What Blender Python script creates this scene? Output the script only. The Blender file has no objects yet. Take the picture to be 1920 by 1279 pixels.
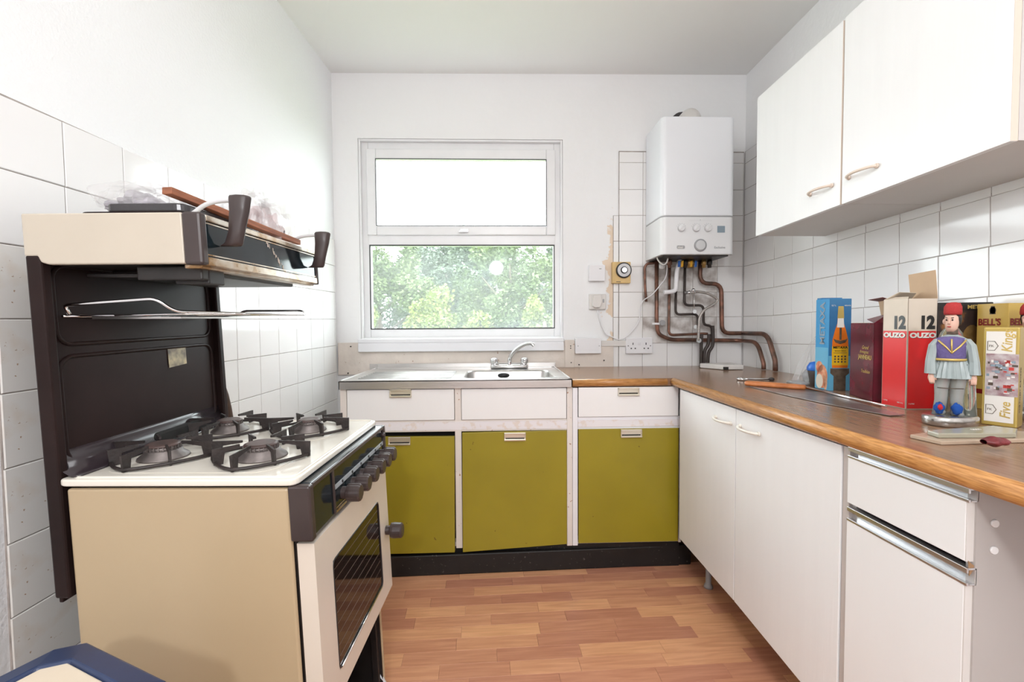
import bpy, math, random
from mathutils import Vector as V, Matrix
random.seed(7)
R = math.radians
S = bpy.context.scene
COL = S.collection
# ------------------------------------------------------------------ camera
F_PX, CX, CY = 853.0, 960.0, 639.5
YAW, PITCH, ROLL, CAMH = 0.033, 0.0355, 0.006, 1.17
fw = V((math.sin(YAW)*math.cos(PITCH), math.cos(YAW)*math.cos(PITCH), -math.sin(PITCH)))
rt0 = V((math.cos(YAW), -math.sin(YAW), 0)); up0 = rt0.cross(fw)
rt = rt0*math.cos(ROLL)-up0*math.sin(ROLL); up = up0*math.cos(ROLL)+rt0*math.sin(ROLL)
CAM = V((0, 0, CAMH))
cd = bpy.data.cameras.new('camera'); cam = bpy.data.objects.new('camera', cd); COL.objects.link(cam)
cd.sensor_width = 36; cd.lens = F_PX/1920*36; cd.clip_start = 0.05; cd.clip_end = 200
cam.matrix_world = Matrix(((rt.x, up.x, -fw.x, CAM.x), (rt.y, up.y, -fw.y, CAM.y), (rt.z, up.z, -fw.z, CAM.z), (0, 0, 0, 1)))
S.camera = cam
# ------------------------------------------------------------------ world, lights, exposure
W = bpy.data.worlds.new('overcast'); S.world = W; W.use_nodes = True
bg = W.node_tree.nodes['Background']; bg.inputs[0].default_value = (0.93, 0.97, 1.0, 1); bg.inputs[1].default_value = 6.0
def area(name, loc, rot, sx, sy, power, col=(1, 1, 1)):
    l = bpy.data.lights.new(name, 'AREA'); l.shape = 'RECTANGLE'; l.size = sx; l.size_y = sy; l.energy = power; l.color = col
    o = bpy.data.objects.new(name, l); o.location = loc; o.rotation_euler = rot; COL.objects.link(o); return o
def point_fill(name, loc, power, r=0.1):
    l = bpy.data.lights.new(name, 'POINT'); l.energy = power; l.shadow_soft_size = r; l.color = (0.97, 0.98, 1.0)
    o = bpy.data.objects.new(name, l); o.location = loc; COL.objects.link(o); return o
area('ceiling_fill', (0.15, -0.50, 2.58), (0, 0, 0), 1.0, 1.0, 13, (0.97, 0.98, 1.0))  # unseen area fill added overhead, behind the camera
point_fill('rear_fill', (0.0, -1.5, 2.05), 52)  # unseen point fill added behind the camera to brighten ceiling and walls
point_fill('mid_room_fill', (0.12, 1.00, 2.28), 5, 0.14)  # unseen point fill added mid-room, above the frame
S.view_settings.view_transform = 'Standard'; S.view_settings.look = 'None'
S.view_settings.gamma = 1; S.view_settings.use_curve_mapping = False
S.view_settings.exposure = 0.64
# ------------------------------------------------------------------ helpers
def at(px, py, Y=None, X=None, Z=None, pl=None):
    "point of the photograph's ray on a real plane of the room"
    r = fw*F_PX + rt*(px-CX) - up*(py-CY)
    if Y is not None: t = Y/r.y
    elif X is not None: t = X/r.x
    elif Z is not None: t = (Z-CAMH)/r.z
    else: t = (pl[0]-CAM).dot(pl[1])/r.dot(pl[1])
    return CAM + r*t
def lk(n, s, a, b): n.links.new(a, b)
def mat(name, col, rough=0.5, metal=0.0, var=0.0, vscale=6.0, bump=0.0, bscale=60.0, col2=None, stretch=(1, 1, 1), spec=0.5, trans=0.0, alpha=1.0, emit=0.0, coat=0.0, speck=None, dist=0.0):
    m = bpy.data.materials.new(name); m.use_nodes = True
    nt = m.node_tree; N = nt.nodes; L = nt.links; b = N['Principled BSDF']
    b.inputs['Base Color'].default_value = (*col, 1); b.inputs['Roughness'].default_value = rough
    b.inputs['Metallic'].default_value = metal; b.inputs['Specular IOR Level'].default_value = spec
    b.inputs['Transmission Weight'].default_value = trans; b.inputs['Alpha'].default_value = alpha
    b.inputs['Coat Weight'].default_value = coat
    tc = N.new('ShaderNodeTexCoord'); mp = N.new('ShaderNodeMapping'); mp.inputs['Scale'].default_value = stretch
    L.new(tc.outputs['Object'], mp.inputs[0])
    if var > 0 or col2:
        nz = N.new('ShaderNodeTexNoise'); nz.inputs['Scale'].default_value = vscale; nz.inputs['Detail'].default_value = 6; nz.inputs['Distortion'].default_value = dist
        L.new(mp.outputs[0], nz.inputs[0])
        rp = N.new('ShaderNodeValToRGB'); rp.color_ramp.elements[0].position = 0.34; rp.color_ramp.elements[1].position = 0.66
        c2 = col2 or tuple(c*(1-var) for c in col)
        rp.color_ramp.elements[0].color = (*c2, 1); rp.color_ramp.elements[1].color = (*col, 1)
        L.new(nz.outputs[0], rp.inputs[0]); out = rp.outputs[0]
        if speck:
            n2 = N.new('ShaderNodeTexNoise'); n2.inputs['Scale'].default_value = speck[1]; n2.inputs['Detail'].default_value = 2
            L.new(mp.outputs[0], n2.inputs[0]); r2 = N.new('ShaderNodeValToRGB')
            r2.color_ramp.elements[0].position = speck[2]; r2.color_ramp.elements[1].position = speck[2]+0.04
            L.new(n2.outputs[0], r2.inputs[0]); mx = N.new('ShaderNodeMix'); mx.data_type = 'RGBA'
            L.new(r2.outputs[0], mx.inputs[0]); L.new(out, mx.inputs[6]); mx.inputs[7].default_value = (*speck[0], 1); out = mx.outputs[2]
        L.new(out, b.inputs['Base Color'])
    if bump > 0:
        nb = N.new('ShaderNodeTexNoise'); nb.inputs['Scale'].default_value = bscale; nb.inputs['Detail'].default_value = 4
        L.new(mp.outputs[0], nb.inputs[0]); bp = N.new('ShaderNodeBump'); bp.inputs['Strength'].default_value = bump; bp.inputs['Distance'].default_value = 0.01
        L.new(nb.outputs[0], bp.inputs['Height']); L.new(bp.outputs[0], b.inputs['Normal'])
    return m
def per_object(m, amount, hue=0.0):
    "brightness (and hue) differs a little from piece to piece"
    nt = m.node_tree; N = nt.nodes; b = N['Principled BSDF']; sock = b.inputs['Base Color']
    oi = N.new('ShaderNodeObjectInfo'); hs = N.new('ShaderNodeHueSaturation')
    mr = N.new('ShaderNodeMapRange'); mr.inputs[3].default_value = 1-amount; mr.inputs[4].default_value = 1+amount
    nt.links.new(oi.outputs['Random'], mr.inputs[0]); nt.links.new(mr.outputs[0], hs.inputs['Value'])
    if hue:
        mh = N.new('ShaderNodeMapRange'); mh.inputs[3].default_value = 0.5-hue; mh.inputs[4].default_value = 0.5+hue
        nt.links.new(oi.outputs['Random'], mh.inputs[0]); nt.links.new(mh.outputs[0], hs.inputs['Hue'])
    if sock.links:
        src = sock.links[0].from_socket; nt.links.new(src, hs.inputs['Color'])
    else: hs.inputs['Color'].default_value = sock.default_value
    nt.links.new(hs.outputs[0], sock)
class MB:
    def __init__(s): s.v = []; s.f = []; s.sm = []
    def add(s, vs, fs, smooth=False):
        o = len(s.v); s.v += [V(p) for p in vs]; s.f += [tuple(i+o for i in f) for f in fs]; s.sm += [smooth]*len(fs); return s
    def box(s, x0, x1, y0, y1, z0, z1):
        return s.hexa([(x0, y0, z0), (x1, y0, z0), (x1, y1, z0), (x0, y1, z0), (x0, y0, z1), (x1, y0, z1), (x1, y1, z1), (x0, y1, z1)])
    def hexa(s, p): return s.add(p, [(3, 2, 1, 0), (4, 5, 6, 7), (0, 1, 5, 4), (1, 2, 6, 5), (2, 3, 7, 6), (3, 0, 4, 7)])
    def obox(s, o, x, y, z):
        o, x, y, z = V(o), V(x), V(y), V(z); return s.hexa([o, o+x, o+x+y, o+y, o+z, o+x+z, o+x+y+z, o+y+z])
    def prism(s, poly, ext):
        n = len(poly); e = V(ext); a = [V(p) for p in poly]
        return s.add(a+[p+e for p in a], [tuple(range(n))[::-1], tuple(range(n, 2*n))]+[(i, (i+1) % n, (i+1) % n+n, i+n) for i in range(n)])
    def tube(s, pts, r, n=10, closed=False, caps=True, flat=None):
        pts = [V(p) for p in pts]; m = len(pts); rs = r if isinstance(r, (list, tuple)) else [r]*m
        base = len(s.v); prev = None
        for i, p in enumerate(pts):
            if closed: t = pts[(i+1) % m]-pts[i-1]
            else: t = pts[min(i+1, m-1)]-pts[max(i-1, 0)]
            t.normalize()
            if prev is None:
                a = V((0, 0, 1)) if abs(t.z) < 0.9 else V((1, 0, 0)); x = t.cross(a).normalized()
            else:
                x = prev-t*prev.dot(t)
                x = x.normalized() if x.length > 1e-6 else t.orthogonal().normalized()
            prev = x; y = t.cross(x)
            for k in range(n):
                an = 2*math.pi*k/n; s.v.append(p+(x*math.cos(an)+y*math.sin(an))*rs[i])
        for i in range(m if closed else m-1):
            j = (i+1) % m
            for k in range(n):
                s.f.append((base+i*n+k, base+i*n+(k+1) % n, base+j*n+(k+1) % n, base+j*n+k)); s.sm.append(True)
        if caps and not closed:
            s.f.append(tuple(base+k for k in range(n))[::-1]); s.f.append(tuple(base+(m-1)*n+k for k in range(n))); s.sm += [False, False]
        return s
    def lathe(s, prof, c, axis=(0, 0, 1), n=24, sx=1.0, sy=1.0, xdir=None, smooth=True, caps=True):
        c, ax = V(c), V(axis).normalized(); x = V(xdir).normalized() if xdir else ax.orthogonal().normalized(); y = ax.cross(x)
        b = len(s.v)
        for r, h in prof:
            for k in range(n):
                an = 2*math.pi*k/n; s.v.append(c+ax*h+x*(r*sx*math.cos(an))+y*(r*sy*math.sin(an)))
        for i in range(len(prof)-1):
            for k in range(n):
                s.f.append((b+i*n+k, b+i*n+(k+1) % n, b+(i+1)*n+(k+1) % n, b+(i+1)*n+k)); s.sm.append(smooth)
        if caps:
            s.f.append(tuple(b+k for k in range(n))[::-1]); s.f.append(tuple(b+(len(prof)-1)*n+k for k in range(n))); s.sm += [False]*2
        return s
    def loft(s, rings, n=20, wob=None):
        "rings: (centre, x half axis vector, y half axis vector)"
        b = len(s.v)
        for i, (c, x, y) in enumerate(rings):
            for k in range(n):
                an = 2*math.pi*k/n; w = 1+(wob(i, k) if wob else 0); s.v.append(V(c)+(V(x)*math.cos(an)+V(y)*math.sin(an))*w)
        for i in range(len(rings)-1):
            for k in range(n):
                s.f.append((b+i*n+k, b+i*n+(k+1) % n, b+(i+1)*n+(k+1) % n, b+(i+1)*n+k)); s.sm.append(True)
        s.f.append(tuple(b+k for k in range(n))[::-1]); s.f.append(tuple(b+(len(rings)-1)*n+k for k in range(n))); s.sm += [True]*2
        return s
    def sphere(s, c, r, n=12, m=8, sx=1, sy=1, sz=1, jit=0):
        c = V(c); b = len(s.v)
        for i in range(m+1):
            th = math.pi*i/m
            for k in range(n):
                ph = 2*math.pi*k/n; rr = r*(1+random.uniform(-jit, jit))
                s.v.append(c+V((rr*sx*math.sin(th)*math.cos(ph), rr*sy*math.sin(th)*math.sin(ph), rr*sz*math.cos(th))))
        for i in range(m):
            for k in range(n):
                s.f.append((b+i*n+k, b+(i+1)*n+k, b+(i+1)*n+(k+1) % n, b+i*n+(k+1) % n)); s.sm.append(True)
        return s
    def surf(s, fn, nu, nv, smooth=True):
        b = len(s.v)
        for i in range(nu+1):
            for j in range(nv+1): s.v.append(V(fn(i/nu, j/nv)))
        for i in range(nu):
            for j in range(nv):
                a = b+i*(nv+1)+j; s.f.append((a, a+1, a+nv+2, a+nv+1)); s.sm.append(smooth)
        return s
    def flat(s): s.sm = [False]*len(s.sm); return s
    def map(s, fn): s.v = [V(fn(*p)) for p in s.v]; return s
    def build(s, name, m, parent=None, bevel=0.0, seg=2, solid=0.0, origin=None):
        if parent is not None: org = wloc(parent)
        elif origin is not None: org = V(origin)
        else:
            xs = [p.x for p in s.v]; ys = [p.y for p in s.v]; zs = [p.z for p in s.v]
            org = V(((min(xs)+max(xs))/2, (min(ys)+max(ys))/2, min(zs)))
        me = bpy.data.meshes.new(name); me.from_pydata([tuple(p-org) for p in s.v], [], s.f); me.update()
        for p, sm in zip(me.polygons, s.sm): p.use_smooth = sm
        me.materials.append(m)
        o = bpy.data.objects.new(name, me); COL.objects.link(o)
        if parent is not None: o.parent = parent
        else: o.location = org
        if solid:
            sd = o.modifiers.new('solid', 'SOLIDIFY'); sd.thickness = solid; sd.offset = 0
        if bevel:
            b = o.modifiers.new('bevel', 'BEVEL'); b.width = bevel; b.segments = seg; b.limit_method = 'ANGLE'; b.angle_limit = R(40)
        return o
def wloc(o):
    p = V(o.location)
    while o.parent: o = o.parent; p += V(o.location)
    return p
def tag(o, label, cat, group=None, kind=None):
    o['label'] = label; o['category'] = cat
    if group: o['group'] = group
    if kind: o['kind'] = kind
    return o
def thing(name, loc, label, cat, group=None):
    o = bpy.data.objects.new(name, None); o.empty_display_size = 0.1; o.location = loc; COL.objects.link(o); return tag(o, label, cat, group)
def struct(o): o['kind'] = 'structure'; return o
def Bx(*a): return MB().box(*a)
class Fr:
    "a frame on a flat face: origin, unit x, unit y; normal points out"
    def __init__(s, o, x, y): s.o = V(o); s.x = V(x).normalized(); s.y = V(y).normalized(); s.n = s.x.cross(s.y).normalized()
    def p(s, u, v, off=0.0006): return s.o+s.x*u+s.y*v+s.n*off
def fill(fr, polys, off=0.0006):
    m = MB()
    for po in polys:
        a = [fr.p(u, v, off) for u, v in po]; m.add(a, [tuple(range(len(a)))])
    return m
def rects(fr, rs, off=0.0006): return fill(fr, [[(a, b), (c, b), (c, d), (a, d)] for a, b, c, d in rs], off)
def ell(cu, cv, ru, rv, n=20): return [(cu+ru*math.cos(2*math.pi*k/n), cv+rv*math.sin(2*math.pi*k/n)) for k in range(n)]
def text(body, fr, u, v, size, m, parent, name='lettering', off=0.001, bold=0.0, rot=0.0, sx=1.0, shear=0.0, align='LEFT', ext=0.0002):
    c = bpy.data.curves.new('t', 'FONT'); c.body = body; c.size = size; c.offset = bold; c.shear = shear; c.align_x = align; c.extrude = ext; c.resolution_u = 3
    o = bpy.data.objects.new('t', c); COL.objects.link(o)
    me = bpy.data.meshes.new_from_object(o.evaluated_get(bpy.context.evaluated_depsgraph_get()))
    bpy.data.objects.remove(o); org = wloc(parent); cr, sr = math.cos(rot), math.sin(rot)
    for q in me.vertices:
        x, y = q.co.x*sx, q.co.y; x, y = x*cr-y*sr, x*sr+y*cr
        q.co = fr.p(u+x, v+y, off+q.co.z)-org
    me.name = name; me.materials.clear(); me.materials.append(m)
    ob = bpy.data.objects.new(name, me); COL.objects.link(ob); ob.parent = parent; return ob
def rrect(cx, cy, w, h, r, n=5):
    out = []
    for qx, qy, a0 in ((1, 1, 0), (-1, 1, 90), (-1, -1, 180), (1, -1, 270)):
        for k in range(n+1):
            a = R(a0+90*k/n); out.append((cx+qx*(w/2-r)+r*math.cos(a), cy+qy*(h/2-r)+r*math.sin(a)))
    return out
def arc_pts(pts, rad, n=5):
    "round the corners of a polyline"
    pts = [V(p) for p in pts]; out = [pts[0]]
    for i in range(1, len(pts)-1):
        a, b, c = pts[i-1], pts[i], pts[i+1]; d1 = (a-b); d2 = (c-b)
        r = min(rad, d1.length*0.45, d2.length*0.45); p0 = b+d1.normalized()*r; p2 = b+d2.normalized()*r
        for k in range(n+1):
            t = k/n; out.append(p0*(1-t)**2+b*2*t*(1-t)+p2*t*t)
    out.append(pts[-1]); return out
def smooth_pts(pts, n=6):
    pts = [V(p) for p in pts]; out = []
    for i in range(len(pts)-1):
        p0, p1, p2, p3 = pts[max(i-1, 0)], pts[i], pts[i+1], pts[min(i+2, len(pts)-1)]
        for k in range(n):
            t = k/n; out.append(0.5*((2*p1)+(p2-p0)*t+(2*p0-5*p1+4*p2-p3)*t*t+(3*p1-p0-3*p2+p3)*t**3))
    out.append(pts[-1]); return out
# ------------------------------------------------------------------ materials
m_paint = mat('white_wall_paint', (0.88, 0.88, 0.885), 0.75, var=0.02, vscale=2, bump=0.25, bscale=25)
m_stipple = mat('white_stippled_paint', (0.87, 0.875, 0.885), 0.65, bump=0.22, bscale=110)
m_ceil = mat('ceiling_paint', (0.87, 0.865, 0.85), 0.85)
m_tile = mat('white_glazed_tile', (0.88, 0.87, 0.865), 0.10, var=0.03, vscale=3); per_object(m_tile, 0.015)
m_tile_dirty = mat('grease_spotted_tile', (0.80, 0.78, 0.75), 0.22, col2=(0.72, 0.62, 0.52), vscale=7, speck=((0.42, 0.28, 0.18), 75, 0.71))
m_tile_dirty.node_tree.nodes['Color Ramp'].color_ramp.elements[0].position = 0.28; m_tile_dirty.node_tree.nodes['Color Ramp'].color_ramp.elements[1].position = 0.45
m_tile_grime = mat('grimy_tile', (0.80, 0.78, 0.76), 0.2, col2=(0.42, 0.37, 0.34), vscale=11)
rr_ = m_tile_grime.node_tree.nodes['Color Ramp'].color_ramp; rr_.elements[0].position = 0.36; rr_.elements[1].position = 0.56
m_grout = mat('grey_grout', (0.42, 0.37, 0.34), 0.9, var=0.3, vscale=30)
m_cream = mat('cream_plaster', (0.78, 0.70, 0.63), 0.7, var=0.10, vscale=9, bump=0.3, bscale=30, speck=((0.45, 0.3, 0.22), 45, 0.70))
m_upvc = mat('white_window_plastic', (0.86, 0.86, 0.87), 0.3, var=0.04, vscale=8)
m_gasket = mat('black_window_gasket', (0.05, 0.05, 0.055), 0.5)
m_sill = mat('sill_gloss_white', (0.84, 0.84, 0.87), 0.3)
m_white = mat('white_laminate', (0.87, 0.865, 0.86), 0.32, var=0.012, vscale=14, stretch=(1, 1, 0.12), bump=0.03, bscale=90)
m_wcab = mat('white_woodgrain_laminate', (0.88, 0.88, 0.88), 0.38, var=0.018, vscale=26, stretch=(1, 1, 0.08), bump=0.06, bscale=110)
m_carc = mat('shaded_white_melamine', (0.66, 0.625, 0.60), 0.4, var=0.03, vscale=6)  # white board; the shade on the wall cabinet carcass is in the colour
m_carcd = mat('shaded_white_side_panel', (0.50, 0.465, 0.445), 0.45, var=0.04, vscale=6)  # white end panel of the drawer unit, darkened further to hold its shade
m_frame = mat('cream_painted_frame', (0.80, 0.74, 0.69), 0.45, var=0.06, vscale=10, speck=((0.45, 0.27, 0.18), 55, 0.70))
m_green = mat('olive_green_laminate', (0.33, 0.265, 0.018), 0.35, var=0.12, vscale=3.5, speck=((0.16, 0.10, 0.01), 36, 0.735))
m_floral = mat('faded_floral_strip', (0.80, 0.77, 0.79), 0.5, col2=(0.75, 0.67, 0.62), vscale=38)
rr_ = m_floral.node_tree.nodes['Color Ramp'].color_ramp; rr_.elements[0].position = 0.36; rr_.elements[1].position = 0.46
m_black = mat('black_plinth', (0.010, 0.009, 0.009), 0.55, var=0.4, vscale=12, speck=((0.09, 0.08, 0.075), 80, 0.68))
m_dark = mat('dark_void', (0.01, 0.009, 0.008), 0.8)
m_alu = mat('brushed_aluminium', (0.78, 0.78, 0.80), 0.32, metal=1.0, var=0.08, vscale=40, stretch=(1, 0.1, 1))
m_brass = mat('tarnished_pull', (0.80, 0.76, 0.66), 0.3, metal=0.85)
m_steel = mat('brushed_steel', (0.66, 0.645, 0.63), 0.30, metal=1.0, var=0.15, vscale=18, stretch=(0.15, 1, 1), bump=0.04, bscale=200)
m_chrome = mat('chrome', (0.80, 0.80, 0.81), 0.10, metal=1.0)
m_wood = mat('oak_worktop', (0.31, 0.185, 0.115), 0.22, col2=(0.235, 0.135, 0.082), vscale=14, stretch=(10, 0.7, 1))
m_woodx = mat('oak_worktop_back', (0.31, 0.185, 0.115), 0.22, col2=(0.235, 0.135, 0.082), vscale=14, stretch=(0.7, 10, 1))
m_edge = mat('oak_edge', (0.60, 0.30, 0.10), 0.3, col2=(0.36, 0.15, 0.04), vscale=30, stretch=(10, 1.0, 10))
m_edgex = mat('oak_edge_back', (0.60, 0.30, 0.10), 0.3, col2=(0.36, 0.15, 0.04), vscale=30, stretch=(1.0, 10, 10))
m_plank = mat('beech_laminate', (0.69, 0.345, 0.20), 0.33, col2=(0.55, 0.25, 0.14), vscale=5, stretch=(1.0, 1, 14), speck=((0.16, 0.08, 0.04), 60, 0.77), dist=0.5)
per_object(m_plank, 0.20, 0.010)
nt = m_plank.node_tree; oi_ = nt.nodes.new('ShaderNodeObjectInfo'); vm_ = nt.nodes.new('ShaderNodeVectorMath'); vm_.operation = 'SCALE'; vm_.inputs[0].default_value = (9, 0, 23)
nt.links.new(oi_.outputs['Random'], vm_.inputs['Scale']); nt.links.new(vm_.outputs[0], nt.nodes['Mapping'].inputs['Location'])
m_subfloor = mat('floor_joint', (0.26, 0.12, 0.06), 0.6)
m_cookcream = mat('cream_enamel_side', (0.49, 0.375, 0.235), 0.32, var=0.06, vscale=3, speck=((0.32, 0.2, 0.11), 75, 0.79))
m_enamel = mat('white_cream_enamel', (0.80, 0.755, 0.67), 0.14, var=0.04, vscale=5)
m_door = mat('cream_door_enamel', (0.72, 0.64, 0.55), 0.22, var=0.05, vscale=4)
m_brown = mat('dark_brown_enamel', (0.024, 0.013, 0.012), 0.42, var=0.35, vscale=6, spec=0.15)
m_brownp = mat('brown_plastic', (0.05, 0.034, 0.032), 0.35, var=0.2, vscale=20)
m_iron = mat('burnt_iron', (0.035, 0.025, 0.023), 0.5, var=0.5, vscale=40, bump=0.2, bscale=150)
m_burner = mat('burner_alloy', (0.23, 0.20, 0.19), 0.45, metal=0.6, var=0.3, vscale=40)
m_cap = mat('burner_cap_enamel', (0.10, 0.062, 0.055), 0.5, var=0.4, vscale=30)
m_glassblk = mat('black_glass', (0.006, 0.011, 0.014), 0.08, col2=(0.012, 0.022, 0.028), vscale=10)
m_oven = mat('smoked_oven_glass', (0.022, 0.013, 0.010), 0.05, var=0.4, vscale=8)
m_sootshade = mat('soot_and_shade', (0.02, 0.016, 0.015), 0.4, var=0.5, vscale=20)  # soot on cooker parts; also painted-in shade under units and cooker base
m_rusty = mat('greasy_chrome', (0.72, 0.68, 0.60), 0.25, metal=0.7, col2=(0.34, 0.20, 0.09), vscale=16)
m_sticker = mat('scuffed_sticker', (0.62, 0.52, 0.32), 0.5, col2=(0.16, 0.14, 0.12), vscale=35)
m_terra = mat('stained_batten', (0.34, 0.12, 0.055), 0.5, col2=(0.20, 0.065, 0.03), vscale=20, stretch=(1, 1, 6))
m_stick = mat('old_stick', (0.10, 0.055, 0.035), 0.7, var=0.5, vscale=25)
m_boiler = mat('boiler_white', (0.85, 0.865, 0.90), 0.28)
m_boilerlow = mat('boiler_panel_white', (0.79, 0.79, 0.80), 0.3)
m_grey = mat('mid_grey_plastic', (0.35, 0.35, 0.36), 0.4)
m_lgrey = mat('light_grey_plastic', (0.62, 0.62, 0.63), 0.35)
m_lcd = mat('lcd_blue_grey', (0.27, 0.34, 0.40), 0.2)
m_copper = mat('tarnished_copper', (0.27, 0.125, 0.085), 0.38, metal=0.55, col2=(0.10, 0.06, 0.045), vscale=22)
m_copdark = mat('lagged_dark_pipe', (0.055, 0.04, 0.035), 0.55, var=0.4, vscale=30)
m_brassp = mat('old_brass', (0.50, 0.32, 0.12), 0.35, metal=0.8, var=0.4, vscale=30)
m_braid = mat('braided_steel', (0.50, 0.46, 0.43), 0.4, metal=0.6, var=0.3, vscale=120)
m_wplastic = mat('white_plastic', (0.82, 0.81, 0.83), 0.35)
m_aged = mat('aged_white_plastic', (0.75, 0.72, 0.69), 0.4, var=0.05, vscale=10)
m_yellow = mat('yellowed_plastic', (0.75, 0.52, 0.22), 0.4, var=0.15, vscale=12)
m_blk = mat('black_plastic', (0.015, 0.015, 0.017), 0.35)
m_blue = mat('blue_plastic', (0.02, 0.14, 0.55), 0.3)
m_orange = mat('yellow_handle', (0.85, 0.45, 0.03), 0.4)
m_navy = mat('navy_plastic', (0.022, 0.04, 0.105), 0.32, var=0.2, vscale=12, speck=((0.25, 0.27, 0.32), 90, 0.74))
m_bincream = mat('bin_cream_plastic', (0.72, 0.62, 0.49), 0.35, var=0.04, vscale=10)
m_red = mat('red_ink', (0.70, 0.010, 0.012), 0.28)
m_card = mat('cream_card', (0.72, 0.63, 0.52), 0.55, var=0.06, vscale=14)
m_kraft = mat('kraft_card', (0.60, 0.42, 0.27), 0.7, var=0.08, vscale=14)
m_ink = mat('black_ink', (0.010, 0.010, 0.010), 0.35)
m_whiteink = mat('white_ink', (0.78, 0.75, 0.70), 0.4)
m_gold = mat('gold_ink', (0.62, 0.45, 0.14), 0.3, metal=0.35)
m_bluebox = mat('blue_carton', (0.035, 0.30, 0.60), 0.3, var=0.1, vscale=5)
m_bluedk = mat('deep_blue_print', (0.022, 0.09, 0.25), 0.3, col2=(0.05, 0.21, 0.42), vscale=4)
m_palebl = mat('pale_blue_print', (0.13, 0.42, 0.62), 0.35)
m_amber = mat('amber_print', (0.85, 0.20, 0.015), 0.35, var=0.2, vscale=20)
m_ylab = mat('yellow_label_print', (0.78, 0.46, 0.02), 0.35)
m_fruit = mat('fruit_print', (0.60, 0.14, 0.06), 0.4, col2=(0.78, 0.42, 0.25), vscale=60)
m_stone = mat('stone_print', (0.14, 0.10, 0.07), 0.5, var=0.5, vscale=60)
m_maroon = mat('maroon_carton', (0.16, 0.012, 0.028), 0.16, col2=(0.075, 0.008, 0.016), vscale=14)
m_darkbox = mat('dark_brown_carton', (0.03, 0.017, 0.014), 0.35, col2=(0.30, 0.12, 0.03), vscale=16)
rr_ = m_darkbox.node_tree.nodes['Color Ramp'].color_ramp; rr_.elements[0].position = 0.36; rr_.elements[1].position = 0.46
m_goldbox = mat('gold_carton', (0.62, 0.42, 0.10), 0.3, var=0.1, vscale=7)
m_goldtin = mat('gold_tin', (0.52, 0.38, 0.10), 0.3, metal=0.3)
m_paperpic = mat('street_scene_print', (0.60, 0.55, 0.55), 0.4, col2=(0.24, 0.09, 0.11), vscale=34)
m_redpic = mat('red_daubs', (0.55, 0.05, 0.04), 0.4)
m_darkred = mat('dark_red_ink', (0.22, 0.01, 0.01), 0.4)
m_ceramic = mat('grey_blue_ceramic', (0.37, 0.43, 0.43), 0.3, var=0.12, vscale=20)
m_frost = mat('frosted_glass', (0.50, 0.52, 0.50), 0.25, trans=0.45)
m_skin = mat('painted_skin', (0.72, 0.46, 0.36), 0.4)
m_fez = mat('red_felt', (0.42, 0.03, 0.03), 0.8, bump=0.3, bscale=200)
m_purple = mat('purple_waistcoat', (0.13, 0.10, 0.26), 0.8, bump=0.3, bscale=200)
m_pom = mat('blue_wool', (0.01, 0.07, 0.32), 0.95)
m_pomred = mat('red_wool', (0.5, 0.02, 0.03), 0.95)
m_hair = mat('black_hair', (0.012, 0.010, 0.010), 0.4)
m_glass = mat('clear_bottle_glass', (0.86, 0.93, 0.86), 0.03, trans=0.9)
m_silver = mat('worn_silver_base', (0.62, 0.60, 0.57), 0.22, metal=0.9, var=0.35, vscale=25)
m_clear = mat('clear_polythene', (0.80, 0.78, 0.78), 0.12, alpha=0.22, spec=0.8)
m_pinkbag = mat('pink_contents', (0.66, 0.50, 0.50), 0.35, alpha=0.45)
m_papers = mat('crumpled_wrap', (0.66, 0.62, 0.68), 0.3, alpha=0.6, var=0.4, vscale=25)
m_saw = mat('dull_saw_steel', (0.42, 0.39, 0.38), 0.32, metal=0.75, col2=(0.26, 0.20, 0.18), vscale=14)
m_handle = mat('orange_beech_handle', (0.66, 0.24, 0.08), 0.35, col2=(0.45, 0.14, 0.04), vscale=25)
m_board = mat('beige_board', (0.50, 0.38, 0.28), 0.25, var=0.1, vscale=12)
m_ruler = mat('smoky_clear_plastic', (0.50, 0.47, 0.36), 0.15, trans=0.3)
m_leather = mat('dark_red_leather', (0.22, 0.03, 0.035), 0.45, var=0.4, vscale=30, bump=0.3, bscale=80)
m_cupgrey = mat('grey_cup', (0.10, 0.09, 0.085), 0.4)
m_bow = mat('cream_bow_handle', (0.78, 0.66, 0.56), 0.35)
m_bow2 = mat('ivory_bow_handle', (0.80, 0.76, 0.68), 0.35)
m_bark = mat('tree_bark', (0.12, 0.09, 0.07), 0.9, bump=0.5, bscale=20)
def leafmat(n, c, c2):
    m = mat(n, c, 0.6, col2=c2, vscale=0.9); m.node_tree.nodes['Principled BSDF'].inputs['Subsurface Weight'].default_value = 0.0; return m
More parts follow.
